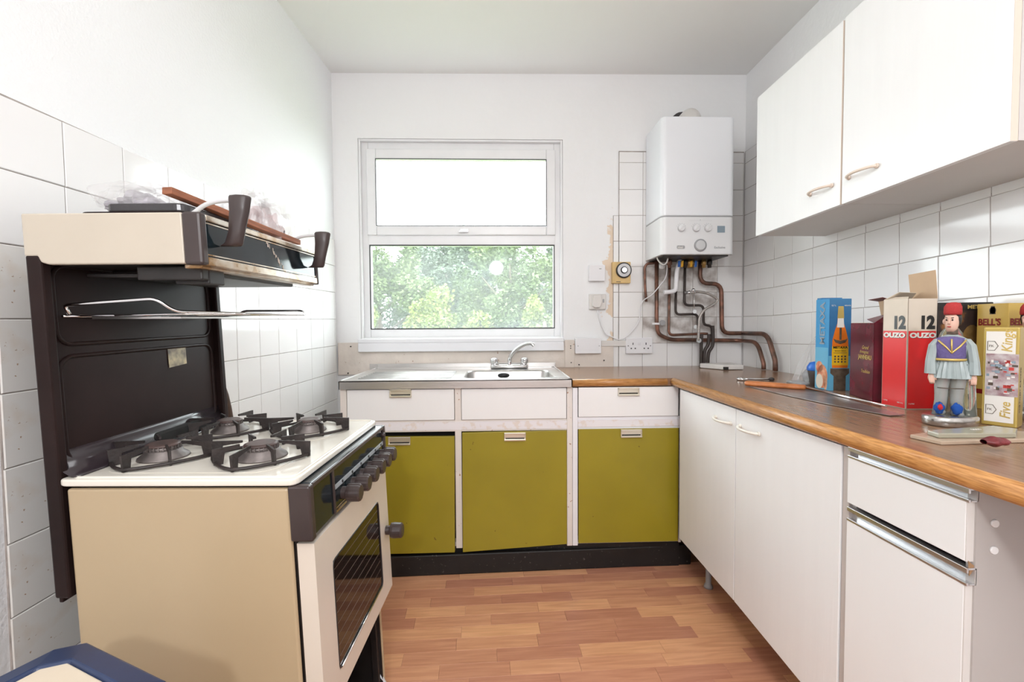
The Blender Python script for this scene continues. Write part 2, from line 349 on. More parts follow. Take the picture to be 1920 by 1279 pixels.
def pane(name, film, tint, rough=0.0):
    "window glass: clear pane with a thin milky film, the outdoor haze put into the glass"
    m = bpy.data.materials.new(name); m.use_nodes = True; nt = m.node_tree; N = nt.nodes; N.clear(); L = nt.links
    out = N.new('ShaderNodeOutputMaterial'); tr = N.new('ShaderNodeBsdfTransparent'); tr.inputs[0].default_value = (*tint, 1)
    tl = N.new('ShaderNodeBsdfTranslucent'); tl.inputs[0].default_value = (0.9, 0.93, 0.95, 1)
    gl = N.new('ShaderNodeBsdfGlossy'); gl.inputs['Roughness'].default_value = 0.02
    nz = N.new('ShaderNodeTexNoise'); nz.inputs['Scale'].default_value = 3.0; tc = N.new('ShaderNodeTexCoord'); L.new(tc.outputs['Object'], nz.inputs[0])
    mr = N.new('ShaderNodeMapRange'); mr.inputs[1].default_value = 0.3; mr.inputs[2].default_value = 0.7; mr.inputs[3].default_value = film*0.75; mr.inputs[4].default_value = film*1.25
    L.new(nz.outputs[0], mr.inputs[0]); a = N.new('ShaderNodeMixShader'); L.new(mr.outputs[0], a.inputs[0]); L.new(tr.outputs[0], a.inputs[1]); L.new(tl.outputs[0], a.inputs[2])
    b = N.new('ShaderNodeMixShader'); b.inputs[0].default_value = 0.02; L.new(a.outputs[0], b.inputs[1]); L.new(gl.outputs[0], b.inputs[2]); L.new(b.outputs[0], out.inputs[0]); return m
m_pane = pane('hazy_window_glass', 0.055, (0.97, 1, 0.99)); m_toppane = pane('hazy_top_glass', 0.07, (0.98, 1, 1))
# ================================================================== SETTING
YB, XR = 2.72, 1.495
SP = 0.043; uL = V((math.cos(SP), -math.sin(SP), 0)); vL = V((math.sin(SP), math.cos(SP), 0)); PL0 = V((-0.945, YB, 0))
def lw(Y, z, off=0.0):      # point on the left wall surface at world depth Y
    t = (Y-YB)/vL.y; return PL0+vL*t+uL*off+V((0, 0, z))
YN = -3.4
# ceiling: slightly out of level, as in the old house
cbl = at(624, 136.5, Y=YB); cbr = at(1399, 139, Y=YB); n1 = at(520, 0, pl=(PL0, uL)); n2 = at(1534, 0, X=XR)
def ext(a, b, Y):
    t = (Y-a.y)/(b.y-a.y); return a+(b-a)*t
c00 = ext(cbl, n1, YN-0.1); c10 = ext(cbr, n2, YN-0.1); c01 = ext(n1, cbl, YB+0.1); c11 = ext(n2, cbr, YB+0.1)
c00.x -= 0.1; c01.x -= 0.1; c10.x += 0.1; c11.x += 0.1; U = V((0, 0, 0.1))
struct(MB().hexa([c00, c10, c11, c01, c00+U, c10+U, c11+U, c01+U]).build('ceiling', m_ceil))
ZT = 2.95
a, b = lw(YN-.1, 0, -.007), lw(YB+.1, 0, -.007)
wall_left = struct(MB().obox(a, b-a, -uL*0.1, (0, 0, ZT)).build('wall_left', m_stipple, origin=(0, 0, 0)))
wall_right = struct(Bx(XR+.007, XR+.12, YN-.1, YB+.12, 0, ZT).build('wall_right', m_paint, origin=(0, 0, 0)))
near = MB(); near.box(-1.45, -0.55, YN-.12, YN, 0, ZT).box(0.75, 1.7, YN-.12, YN, 0, ZT).box(-.55, .75, YN-.12, YN, 2.1, ZT)
struct(near.build('wall_near', m_paint)); struct(Bx(-.55, .75, YN-.10, YN-.05, 0, 2.1).build('doorway_blocker', m_upvc, bevel=.004))  # unseen door added to block the bright doorway and its reflection
# back wall with the window opening
OX0, OX1, OZ0, OZ1 = -0.806, 0.398, 1.085, 2.266
wb = MB(); B0 = YB+.007; wb.box(-1.1, OX0, B0, B0+.16, 0, ZT).box(OX1, 1.7, B0, B0+.16, 0, ZT).box(OX0, OX1, B0, B0+.16, 0, OZ0).box(OX0, OX1, B0, B0+.16, OZ1, ZT)
# stains of its own shape along the torn tile edge
mw = m_paint.copy(); mw.name = 'stained_wall_paint'; nt = mw.node_tree; N = nt.nodes; L = nt.links
tc = N.new('ShaderNodeTexCoord'); sx = N.new('ShaderNodeSeparateXYZ'); L.new(tc.outputs['Object'], sx.inputs[0])
def rng(sock, c, w):
    s_ = N.new('ShaderNodeMath'); s_.operation = 'SUBTRACT'; L.new(sock, s_.inputs[0]); s_.inputs[1].default_value = c
    ab = N.new('ShaderNodeMath'); ab.operation = 'ABSOLUTE'; L.new(s_.outputs[0], ab.inputs[0])
    mr = N.new('ShaderNodeMapRange'); mr.inputs[1].default_value = 0; mr.inputs[2].default_value = w; mr.inputs[3].default_value = 1; mr.inputs[4].default_value = 0; L.new(ab.outputs[0], mr.inputs[0]); return mr.outputs[0]
nz = N.new('ShaderNodeTexNoise'); nz.inputs['Scale'].default_value = 14; nz.inputs['Detail'].default_value = 5; L.new(tc.outputs['Object'], nz.inputs[0])
mu = N.new('ShaderNodeMath'); mu.operation = 'MULTIPLY'; L.new(rng(sx.outputs[0], 0.695, 0.085), mu.inputs[0]); L.new(rng(sx.outputs[2], 1.40, 0.75), mu.inputs[1])
m4 = N.new('ShaderNodeMath'); m4.operation = 'MULTIPLY'; m4.inputs[1].default_value = 0.45; L.new(mu.outputs[0], m4.inputs[0])
ad = N.new('ShaderNodeMath'); ad.operation = 'ADD'; L.new(m4.outputs[0], ad.inputs[0]); L.new(nz.outputs[0], ad.inputs[1])
rp = N.new('ShaderNodeValToRGB'); rp.color_ramp.elements[0].position = 0.77; rp.color_ramp.elements[1].position = 0.80; L.new(ad.outputs[0], rp.inputs[0])
mx = N.new('ShaderNodeMix'); mx.data_type = 'RGBA'; b_ = N['Principled BSDF']; L.new(rp.outputs[0], mx.inputs[0]); src = b_.inputs['Base Color'].links[0].from_socket
L.new(src, mx.inputs[6]); mx.inputs[7].default_value = (0.80, 0.66, 0.52, 1); L.new(mx.outputs[2], b_.inputs['Base Color'])
wall_back = struct(wb.build('wall_back', mw, origin=(0, 0, 0)))
# floor with laid strips
floor = struct(Bx(-1.45, 1.75, YN-.2, YB+.15, -0.08, -0.004).build('floor', m_subfloor, origin=(0, 0, 0)))
_tm = {}
def piece(w, h, t, m, name, ch=0.0015):
    k = (round(w, 3), round(h, 3), round(t, 4), m.name, name)
    if k in _tm: return _tm[k]
    me = bpy.data.meshes.new(name); x, z = w/2, h/2
    vs = [(-x, 0, -z), (x, 0, -z), (x, 0, z), (-x, 0, z), (-x, t-ch, -z), (x, t-ch, -z), (x, t-ch, z), (-x, t-ch, z), (-x+ch, t, -z+ch), (x-ch, t, -z+ch), (x-ch, t, z-ch), (-x+ch, t, z-ch)]
    fs = [(0, 4, 5, 1), (1, 5, 6, 2), (2, 6, 7, 3), (3, 7, 4, 0), (4, 8, 9, 5), (5, 9, 10, 6), (6, 10, 11, 7), (7, 11, 8, 4), (8, 11, 10, 9)]
    me.from_pydata(vs, [], fs); me.materials.append(m); me.update(); _tm[k] = me; return me
def lay(parent, me, c, ax, nrm, upv, name):
    o = bpy.data.objects.new(name, me); COL.objects.link(o); o.parent = parent
    o.matrix_local = Matrix(((ax.x, nrm.x, upv.x, c.x), (ax.y, nrm.y, upv.y, c.y), (ax.z, nrm.z, upv.z, c.z), (0, 0, 0, 1))); return o
fa = 0.035; fx = V((math.cos(fa), math.sin(fa), 0)); fy = V((-math.sin(fa), math.cos(fa), 0)); nz_ = V((0, 0, 1))
rowh = 0.0655; r_ = random.Random(11)
for i in range(24):
    y = 2.13-rowh*(i+0.5); x = -0.62-r_.uniform(0, 0.33)
    while x < 1.42:
        ln = r_.choice((0.30, 0.30, 0.24, 0.33)); c = fx*(x+ln/2)+fy*y; c.z = -0.004
        lay(floor, piece(ln-.0006, rowh-.0006, .004, m_plank, 'plank', .0004), c, fx, nz_, -fy, 'plank'); x += ln
# --- tiles
TH = 0.007; G = 0.0022
gr = MB()
gr.obox(lw(0.966, 0, -.007), vL*(2.712-0.966)/vL.y, uL*0.0042, (0, 0, 1.655)); gr.build('grout', m_grout, wall_left)
YJ = [0.966, 1.119, 1.282, 1.442, 1.601, 1.761, 1.914, 2.064, 2.231, 2.385, 2.534, 2.690, 2.716]
ZJ = [1.671, 1.519, 1.364, 1.208, 1.053, 0.896, 0.737, 0.58, 0.425, 0.27, 0.115]
tilt = 0.0125; ax = V((vL.x, vL.y, tilt)).normalized(); upl = uL.cross(ax)*-1
upl = ax.cross(uL)*-1
if upl.z < 0: upl = -upl
for i in range(len(YJ)-1):
    for j in range(len(ZJ)-1):
        y0, y1 = YJ[i], YJ[i+1]; z1, z0 = ZJ[j], ZJ[j+1]; ym = (y0+y1)/2; w = (y1-y0)/vL.y
        c = lw(ym, (z0+z1)/2+tilt*(ym-2.55), -.007)
        m = m_tile_dirty if (i == 0 and 2 <= j <= 7) or (i == 1 and 3 <= j <= 6) else m_tile
        # raised face looks into the room (+uL)
        lay(wall_left, piece(w-G, z1-z0-G, TH, m, 'tile'), c, -ax, uL, upl, 'tile')
bgx = MB(); bgx.box(0.700, 0.735, YB+.0015, B0, .90, 1.82).box(0.733, 1.49, YB+.0015, B0, .90, 2.20); bgx.build('grout', m_grout, wall_back)
ZB = [0.905, 1.054, 1.211, 1.362, 1.515, 1.667, 1.820, 1.973, 2.132, 2.195]
XB = [0.735, 0.879, 0.904, 1.030, 1.185, 1.335, 1.490]
for j in range(len(ZB)-1):
    z0, z1 = ZB[j], ZB[j+1]
    for i in range(len(XB)-1):
        x0, x1 = XB[i], XB[i+1]
        if j < 4 and i == 1: continue
        if j < 4 and i == 2: x0 = 0.879
        g = m_tile_grime if (0 < j < 5 and 2 <= i <= 4) else m_tile
        lay(wall_back, piece(x1-x0-G, z1-z0-G, TH, g, 'tile'), V(((x0+x1)/2, B0, (z0+z1)/2)), V((-1, 0, 0))*-1, V((0, -1, 0)), V((0, 0, 1)), 'tile')
    if z1 <= 1.83:
        lay(wall_back, piece(0.031, z1-z0-G, TH*.9, m_tile, 'tile'), V((.717, B0, (z0+z1)/2)), V((1, 0, 0)), V((0, -1, 0)), V((0, 0, 1)), 'tile')
grr = MB(); grr.box(XR+.0015, XR+.008, 0.5, 2.722, .90, 1.56).box(XR+.0015, XR+.008, 1.9, 2.722, 1.56, 2.20); grr.build('grout', m_grout, wall_right)
YR = [2.719, 2.571, 2.419, 2.268, 2.116, 1.962, 1.809, 1.653, 1.499, 1.341, 1.187, 1.033, 0.88, 0.726, 0.57]
ZR = [0.905, 1.059, 1.212, 1.364, 1.515, 1.667, 1.820, 1.974, 2.128, 2.2]
for i in range(len(YR)-1):
    y1, y0 = YR[i], YR[i+1]; ym = (y0+y1)/2; sh = 0.032*max(0, 2.42-ym); sl = 0.032 if ym < 2.42 else 0
    axr = V((0, 1, -sl)).normalized(); upr = V((0, sl, 1)).normalized()
    for j in range(len(ZR)-1):
        if j > 3 and y0 < 1.95 and not (j == 4): continue
        if j > 4 and y0 < 1.95: continue
        z0, z1 = ZR[j], ZR[j+1]; ht = z1-z0-G; zm = (z0+z1)/2+sh
        if j == 4 and y0 < 1.95:
            top = 1.60; b0 = z0+sh
            ht = max(top-b0-G, 0.02); zm = b0+ht/2
        lay(wall_right, piece(y1-y0-G, ht, TH, m_tile, 'tile'), V((XR+.007, ym, zm)), axr, V((-1, 0, 0)), upr, 'tile')
# cream plaster band below the sill and the batten beside it
tr = MB().box(-.938, .70, B0-.016, B0, .88, 1.07); tr.box(.405, .462, B0-.024, B0-.016, .88, 1.078)
t1 = struct(tr.build('trim_1', m_cream, bevel=.002))
hm = MB()
for px, py in ((657, 650), (652, 700), (1070, 653), (1070, 649), (1071, 680), (1086, 684), (1133, 676)):
    p = at(px, py, Y=B0-.026); hm.lathe([(.0035, 0), (.0035, .012)], p, (0, 1, 0), n=8)
hm.build('nail_hole', m_dark, t1)
# window_1
win = struct(bpy.data.objects.new('window_1', None)); win.location = (-.204, YB+.03, OZ0); COL.objects.link(win)
def ring(m, x0, x1, z0, z1, w, y0, y1, wb=None, wt=None):
    wb = wb or w; wt = wt or w
    m.box(x0, x0+w, y0, y1, z0, z1); m.box(x1-w, x1, y0, y1, z0, z1); m.box(x0+w, x1-w, y0, y1, z0, z0+wb); m.box(x0+w, x1-w, y0, y1, z1-wt, z1); return m
YF = YB+.04
fm = ring(MB(), OX0+.001, OX1-.001, OZ0+.001, OZ1-.001, .048, YF, YF+.07, .062, .050); fm.box(OX0+.04, OX1-.04, YF, YF+.07, 1.652, 1.712); fm.build('window_frame', m_upvc, win, bevel=.004)
ring(MB(), -.764, .357, 1.708, 2.214, .055, YF-.016, YF+.03, .054, .060).build('sash', m_upvc, win, bevel=.005)
ring(MB(), OX0+.001, OX1-.001, OZ0+.001, OZ1-.001, .012, YB+.012, YF).build('reveal_bead', m_upvc, win, bevel=.002)
g1 = ring(MB(), -.757, .352, 1.147, 1.652, .006, YF-.003, YF+.004); g1.build('gasket', m_gasket, win)
g2 = ring(MB(), -.710, .303, 1.761, 2.156, .004, YF-.019, YF-.014); g2.build('gasket', m_gasket, win)
Bx(-.758, .352, YF+.012, YF+.018, 1.14, 1.66).build('pane', m_pane, win)
Bx(-.712, .305, YF+.006, YF+.012, 1.755, 2.16).build('pane', m_toppane, win)
wh = Bx(-.215, -.165, YF-.026, YF-.016, 1.722, 1.742).lathe([(.007, 0), (.007, .014)], (-.178, YF-.026, 1.732), (0, -1, 0), n=12); wh.box(-.222, -.170, YF-.040, YF-.032, 1.720, 1.730)
wh.build('window_catch', m_chrome, win, bevel=.002)
sill = Bx(-.812, .397, YB-.038, YB+.10, 1.068, 1.092); sill.box(-.812, .397, YB-.038, YB-.016, 1.016, 1.068)
tag(struct(sill.build('trim_2', m_sill, bevel=.004)), 'deep white window board under the kitchen window', 'sill')
# plinth along the back run
pa = V((-.93, 2.075, 0)); pb = V((.935, 2.140, 0)); dn = (pb-pa).normalized(); nn = V((-dn.y, dn.x, 0))
struct(MB().obox(pa, pb-pa, nn*.018, (0, 0, .098)).build('baseboard_back', m_black, bevel=.006))
# ================================================================== COOKER
OC = V((-1.023, .91, 0)); KS = 0.045; KT = 0.016
def K(a, b, z): return OC+uL*(a+KS*(.87-z))+vL*b+V((0, 0, z+KT*b))
def KL(a, b, z): return K(a, b, z)
ck = thing('gas_cooker', K(.4, .25, 0), 'old free-standing cream gas cooker with dark brown splashback and eye-level grill', 'cooker')
def kb(name, m, par, *boxes, bevel=.003, seg=2):
    mb = MB()
    for bx in boxes: mb.box(*bx)
    return mb.map(K).build(name, m, par, bevel=bevel, seg=seg)
kb('side_panel', m_cookcream, ck, (.183, .6165, 0, .012, .02, .856), bevel=.005)
kb('side_panel', m_cookcream, ck, (.183, .615, .488, .50, .02, .856), bevel=.005)
kb('back_panel', m_sootshade, ck, (.186, .20, .012, .488, .02, .85))
kb('oven_body', m_sootshade, ck, (.20, .620, .014, .486, .33, .855))
# hob with rolled edge
h = MB().prism([V((x, y, .862)) for x, y in rrect(.402, .25, .468, .512, .02)], (0, 0, .014)); h.map(K).build('hob_top', m_enamel, ck, bevel=.004, seg=3)
rim = MB().tube([(x, y, .876) for x, y in rrect(.408, .25, .440, .488, .018)], .0035, n=8, closed=True); rim.map(K).build('hob_rim', m_enamel, ck)
for b0, b1 in ((.03, .235), (.265, .47)):
    w_ = MB().prism([V((x, y, .8762)) for x, y in rrect(.392, (b0+b1)/2, .36, b1-b0, .05)], (0, 0, .0012)); w_.map(K).build('hob_well', m_enamel, ck, bevel=.001)
# splashback: plate, flanged edges and pressed panels
sp = MB().box(.150, .158, 0, .512, .63, 1.31); sp.map(K).build('splashback', m_brown, ck, bevel=.002)
for b0 in (-.004, .497): MB().box(.146, .176, b0, b0+.020, .64, 1.308).map(K).build('splashback_edge', m_brown, ck, bevel=.004)
def loop(cy, cz, w, h_, r, a): return [(a, y, z) for y, z in rrect(cy, cz, w, h_, r)]
rg = MB().tube(loop(.257, 1.003, .452, .215, .03, .158), .0045, n=8, closed=True).tube(loop(.257, 1.215, .452, .16, .03, .158), .0045, n=8, closed=True)
rg.map(K).build('pressed_ridge', m_brown, ck)
cove = MB().surf(lambda s, t: (.158+.045*(1-math.cos(t*math.pi/2)) , .004+s*.50, .924-.046*math.sin(t*math.pi/2)), 4, 8); cove.map(K).build('splashback_cove', mat('cove_enamel', (.03, .022, .026), .15), ck, solid=.002)
sl = MB().prism([V((.176+0.010*(q[1]*0+1), q[0], q[1])) for q in rrect(.300, .900, .17, .020, .0098)], (.012, 0, -.004)); sl.map(K).build('vent_slot', m_dark, ck)
st = MB().prism([(.159, .315, 1.058), (.159, .378, 1.063), (.159, .378, 1.113), (.159, .345, 1.109), (.159, .314, 1.107)], (.001, 0, 0)); st.map(K).build('sticker', m_sticker, ck)['label'] = 'scuffed yellowed paper sticker'
# grill hood
prof = [(.145, 1.387), (.452, 1.387), (.452, 1.290), (.190, 1.290), (.176, 1.294), (.170, 1.306), (.145, 1.306)]
for b0 in (-.004, .490):
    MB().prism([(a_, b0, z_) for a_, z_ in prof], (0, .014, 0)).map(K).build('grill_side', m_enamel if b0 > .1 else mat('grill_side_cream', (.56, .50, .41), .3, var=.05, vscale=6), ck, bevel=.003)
kb('grill_roof', m_enamel, ck, (.145, .474, .010, .490, 1.376, 1.387))
kb('grill_underside', m_sootshade, ck, (.17, .470, .010, .490, 1.292, 1.306))
kb('grill_underside_edge', m_rusty, ck, (.440, .474, .010, .498, 1.282, 1.292))
kb('grill_back', m_sootshade, ck, (.150, .17, .010, .490, 1.306, 1.376))
kb('grill_end_cap', m_brownp, ck, (.452, .488, -.006, .014, 1.288, 1.388), bevel=.005)
kb('grill_end_cap', m_brownp, ck, (.452, .488, .492, .504, 1.286, 1.388), bevel=.004)
gf = kb('grill_fascia', m_glassblk, ck, (.470, .483, .014, .492, 1.305, 1.374), bevel=.001)
kb('chrome_strip', m_rusty, gf, (.472, .487, .014, .492, 1.374, 1.386), bevel=.002)
kb('chrome_strip', m_rusty, gf, (.472, .487, .014, .492, 1.288, 1.305), bevel=.002)
kb('chrome_strip', m_rusty, gf, (.483, .4845, .014, .492, 1.369, 1.3715), bevel=0)
kb('chrome_strip', m_rusty, gf, (.483, .4845, .014, .492, 1.308, 1.3105), bevel=0)
sm = MB(); rs = random.Random(3)
for q in range(26):
    t = q/25; b0 = .235+t*.075+rs.uniform(-.008, .008); z0 = 1.368-t*.062
    sm.surf(lambda s, t2, b0=b0, z0=z0, w=rs.uniform(.002, .007): (.4836, b0+(s-.5)*w, z0+(t2-.5)*.006), 1, 1)
sm.map(K).build('grease_streak', mat('dried_grease', (.55, .47, .40), .6), gf)['kind'] = 'stuff'
kb('grill_bracket', m_sootshade, ck, (.33, .46, .03, .05, 1.262, 1.290), (.20, .42, .06, .07, 1.27, 1.28), (.39, .46, .05, .10, 1.255, 1.288), bevel=.003)
kb('grill_burner', m_sootshade, ck, (.20, .44, .12, .44, 1.275, 1.292), bevel=.004)
for bb in (.055, .445):
    hd = MB().tube(smooth_pts([(.36, bb+.02, 1.389), (.41, bb+.015, 1.394), (.455, bb+.01, 1.418), (.50, bb+.005, 1.424), (.525, bb, 1.420)], 5), [.0045]*21, n=8); hd.map(K)
    ha = hd.build('handle_arm', m_lgrey, ck)
    g_ = MB().loft([((.530, bb, 1.432), (.020, 0, 0), (0, .013, 0)), ((.531, bb, 1.428), (.024, 0, 0), (0, .015, 0)), ((.528, bb, 1.40), (.021, 0, 0), (0, .014, 0)), ((.520, bb, 1.36), (.017, 0, 0), (0, .013, 0)), ((.513, bb, 1.338), (.019, 0, 0), (0, .013, 0)), ((.505, bb, 1.331), (.024, 0, 0), (0, .010, 0))], n=8)
    g_.map(K).build('handle_grip', m_brownp, ck, bevel=.002)
# control panel
kb('panel_end_cap', m_brownp, ck, (.617, .660, -.004, .016, .752, .861), bevel=.004)
kb('panel_end_cap', m_brownp, ck, (.617, .660, .486, .503, .752, .861), bevel=.004)
cp = kb('control_panel', m_glassblk, ck, (.60, .655, .016, .486, .755, .861), bevel=.002)
kb('panel_trim', m_brownp, cp, (.655, .659, .016, .486, .852, .861), (.655, .659, .110, .118, .757, .852), bevel=.001)
kb('panel_trim', m_rusty, cp, (.655, .6585, .118, .486, .757, .761), (.655, .6565, .118, .486, .764, .766), bevel=0)
kb('dial_strip', mat('pale_dial_strip', (.42, .46, .48), .35, var=.2, vscale=60), cp, (.655, .6562, .120, .484, .806, .816), bevel=0)
for i, kbp in enumerate((.165, .228, .290, .350, .408, .462)):
    ringm = MB().lathe([(.0035, 0), (.0035, .0014)], (.656, kbp, .811), (1, 0, 0), n=8); ringm.map(K).build('dial_mark', m_ink, cp)
    kn = MB(); n = 28; b0 = len(kn.v); pr = [(.014, 0), (.014, .010), (.0195, .013), (.0205, .020), (.0200, .040), (.0165, .043)]
    for r0, h0 in pr:
        for k in range(n):
            an = 2*math.pi*k/n; rr = r0*(1-(.07 if k % 4 == 0 and h0 > .012 else 0)); kn.v.append(V((.655+h0, kbp+rr*math.cos(an), .784+rr*math.sin(an))))
    for q in range(len(pr)-1):
        for k in range(n): kn.f.append((b0+q*n+k, b0+q*n+(k+1) % n, b0+(q+1)*n+(k+1) % n, b0+(q+1)*n+k)); kn.sm.append(False)
    kn.f.append(tuple(b0+5*n+k for k in range(n))); kn.sm.append(False)
    kn.map(K).build('knob', m_brownp, cp)
MB().lathe([(.006, 0), (.006, .008), (.005, .012)], (.655, .472, .838), (1, 0, 0), n=12).map(K).build('ignition_button', m_brownp, cp)
# oven door
dr = MB()
def dbox(b0, b1, z0, z1): dr.box(.622, .656, b0, b1, z0, z1)
outer = rrect(.250, .5575, .482, .372, .012); wx0, wx1, wz0, wz1 = .088, .405, .425, .665
dbox(.009, wx0, .372, .743); dbox(wx1, .491, .372, .743); dbox(wx0, wx1, .372, wz0); dbox(wx0, wx1, wz1, .743)
od = dr.map(K).build('oven_door', m_door, ck)
MB().prism([(.651, y, z) for y, z in rrect((wx0+wx1)/2, (wz0+wz1)/2, wx1-wx0+.004, wz1-wz0+.004, .012)], (.0035, 0, 0)).map(K).build('oven_window', m_oven, od)
MB().tube([(.6555, y, z) for y, z in rrect((wx0+wx1)/2, (wz0+wz1)/2, wx1-wx0, wz1-wz0, .012)], .0022, n=6, closed=True).map(K).build('window_gasket', m_blk, od)
MB().tube([(.657, wx0+.01, wz0+.001), (.657, wx1-.01, wz0+.001)], .002, n=6).map(K).build('window_trim', m_chrome, od)
sh = MB()
for q in range(9):
    z = .45+q*.024; sh.box(.6546, .6549, wx0+.008, wx1-.008, z, z+.0009)
sh.map(K).build('shelf_reflection', mat('dim_reflection', (.16, .11, .08), .3), od)  # reflections of the oven shelf drawn as thin lines on the glass
kd = MB().lathe([(.013, 0), (.013, .012), (.021, .016), (.0225, .024), (.0215, .046), (.017, .050)], (.656, .462, .555), (1, 0, 0), n=24, smooth=False); kd.map(K).build('door_knob', m_brownp, od)
# open base below the door
kb('base_frame', m_sootshade, ck, (.20, .60, .012, .488, .03, .045), (.585, .605, .470, .488, .03, .37), (.585, .605, .012, .03, .03, .37), (.205, .215, .012, .488, .045, .33), bevel=.002)
for fa_, fb_ in ((.56, .45), (.56, .03), (.22, .45), (.22, .03)): kb('foot', m_sootshade, ck, (fa_, fa_+.035, fb_, fb_+.025, .0, .03), bevel=.003)
kb('shade_liner', m_sootshade, ck, (.186, .612, .482, .487, .03, .85), bevel=0)  # dark liner added to paint the open base as deep shade
ft = MB().tube([(.60, .485, .10), (.615, .488, .07), (.59, .46, .035), (.57, .44, .01)], .006, n=6); ft.map(K).build('stay', m_lgrey, ck)
# burners and pan supports
for (ba, bb, r0) in ((.272, .135, .032), (.492, .135, .034), (.272, .370, .030), (.492, .370, .028)):
    q = MB().lathe([(r0*1.55, 0), (r0*1.5, .004), (r0*1.15, .012), (r0*1.12, .018), (r0*.95, .020)], (ba, bb, .8775), n=28)
    bo = q.map(K).build('burner', m_burner, ck)
    tq = MB()
    for k in range(26):
        an = 2*math.pi*k/26; c_, s_ = math.cos(an), math.sin(an)
        tq.obox((ba+r0*.98*c_, bb+r0*.98*s_, .897), (r0*.08*c_, r0*.08*s_, 0), (-.0022*s_, .0022*c_, 0), (0, 0, .008))
    tq.lathe([(r0*.97, .8955), (r0*.97, .904)], (ba, bb, 0), n=26)
    tq.map(K).build('burner_crown', m_burner, bo)
    MB().lathe([(r0*.9, .903), (r0*1.02, .904), (r0*1.02, .9075), (r0*.85, .910)], (ba, bb, 0), n=28).map(K).build('burner_cap', m_cap, bo)
    ps = MB(); lp = []
    for k in range(28):
        an = 2*math.pi*k/28; x = math.cos(an); y = math.sin(an)
        e = 1.0/(abs(x)**1.35+abs(y)**1.35)**(1/1.35)*0.105
        lp.append((ba+x*e, bb+y*e*1.02, .8835))
    ps.tube(lp, .0038, n=6, closed=True)
    for k in range(8):
        an = 2*math.pi*k/8; x, y = math.cos(an), math.sin(an); e = .105/(abs(x)**1.35+abs(y)**1.35)**(1/1.35)
        d = V((x, y, 0)); s_ = V((-y, x, 0))*.0020; c0 = V((ba, bb, 0))
        po = [c0+d*(e+.003)+V((0, 0, .8785)), c0+d*(e+.005)+V((0, 0, .912)), c0+d*.042+V((0, 0, .914)), c0+d*.042+V((0, 0, .909)), c0+d*(e-.018)+V((0, 0, .902)), c0+d*(e-.014)+V((0, 0, .8785))]
        ps.prism([p-s_ for p in po], s_*2)
    ps.map(K).build('pan_support', m_iron, ck)
# things on top of the grill hood
def onk(name, m, mb, label, cat, **k): return tag(mb.map(K).build(name, m, **k), label, cat)
onk('baking_tray', m_brown, MB().prism([V((x, y, 1.3885)) for x, y in rrect(.300, .225, .215, .33, .02)], (0, 0, .016)), 'dark brown enamel tray lying flat on the grill hood, the lower of two', 'tray', bevel=.002)
onk('baking_tray', mat('grey_tray', (.045, .042, .045), .25), MB().prism([V((x, y, 1.4050)) for x, y in rrect(.325, .22, .165, .31, .02)], (0, 0, .017)), 'dark grey tray under the plastic bag, the upper of two', 'tray', bevel=.003)
# batten with nails
p0 = V((.395, .040, 1.440)); p1 = V((.452, .455, 1.4045)); d = (p1-p0); s_ = d.cross(V((0, 0, 1))).normalized(); w_ = s_.cross(d).normalized()
bt = thing('wooden_batten', K(*((p0+p1)/2)), 'reddish stained wooden batten with nails lying across the grill hood', 'batten')
MB().obox(p0-s_*.011-w_*.007, d, s_*.022, w_*.014).map(K).build('batten', m_terra, bt, bevel=.001)
nl = MB()
for t in (.28, .86):
    q = p0+d*t; nl.tube([q+w_*.004, q+w_*.016, q+w_*.019+s_*.002], .0012, n=6)
nl.map(K).build('nail', m_iron, bt)['kind'] = 'stuff'
# plastic bag
pbg = thing('plastic_bag', K(.30, .30, 1.408), 'crumpled clear polythene bag of wrappings on top of the grill hood', 'bag')
def bag(cx, cy, cz, rx, ry, rz, seed, pw=.75):
    rb = random.Random(seed); ph = [rb.uniform(0, 6.28) for _ in range(8)]
    def fn(s, t):
        th = math.pi*t*.5+.0; an = 2*math.pi*s
        w = 1+.16*math.sin(3*an+ph[0]+4*t)+.10*math.sin(7*an+ph[1]-6*t)+.06*math.sin(13*an+ph[2]+9*t)+.04*math.sin(21*an+ph[4])
        hgt = 1+.14*math.sin(2*an+ph[3]+5*t)
        return (cx+rx*w*math.cos(an)*math.cos(th)**pw, cy+ry*w*math.sin(an)*math.cos(th)**pw, cz+rz*hgt*math.sin(th)*w)
    return MB().surf(fn, 64, 16, smooth=False)
bag(.25, .20, 1.423, .075, .13, .060, 2).map(K).build('bag_film', m_clear, pbg)
bag(.25, .20, 1.423, .060, .11, .036, 9).map(K).build('bag_contents', m_papers, pbg)
bag(.385, .40, 1.392, .062, .075, .110, 5, .35).map(K).build('bag_film', m_clear, pbg)
bag(.385, .40, 1.392, .045, .05, .080, 15, .5).map(K).build('bag_contents', m_pinkbag, pbg)
bag(.315, .34, 1.392, .060, .09, .085, 21, .5).map(K).build('bag_film', m_clear, pbg)
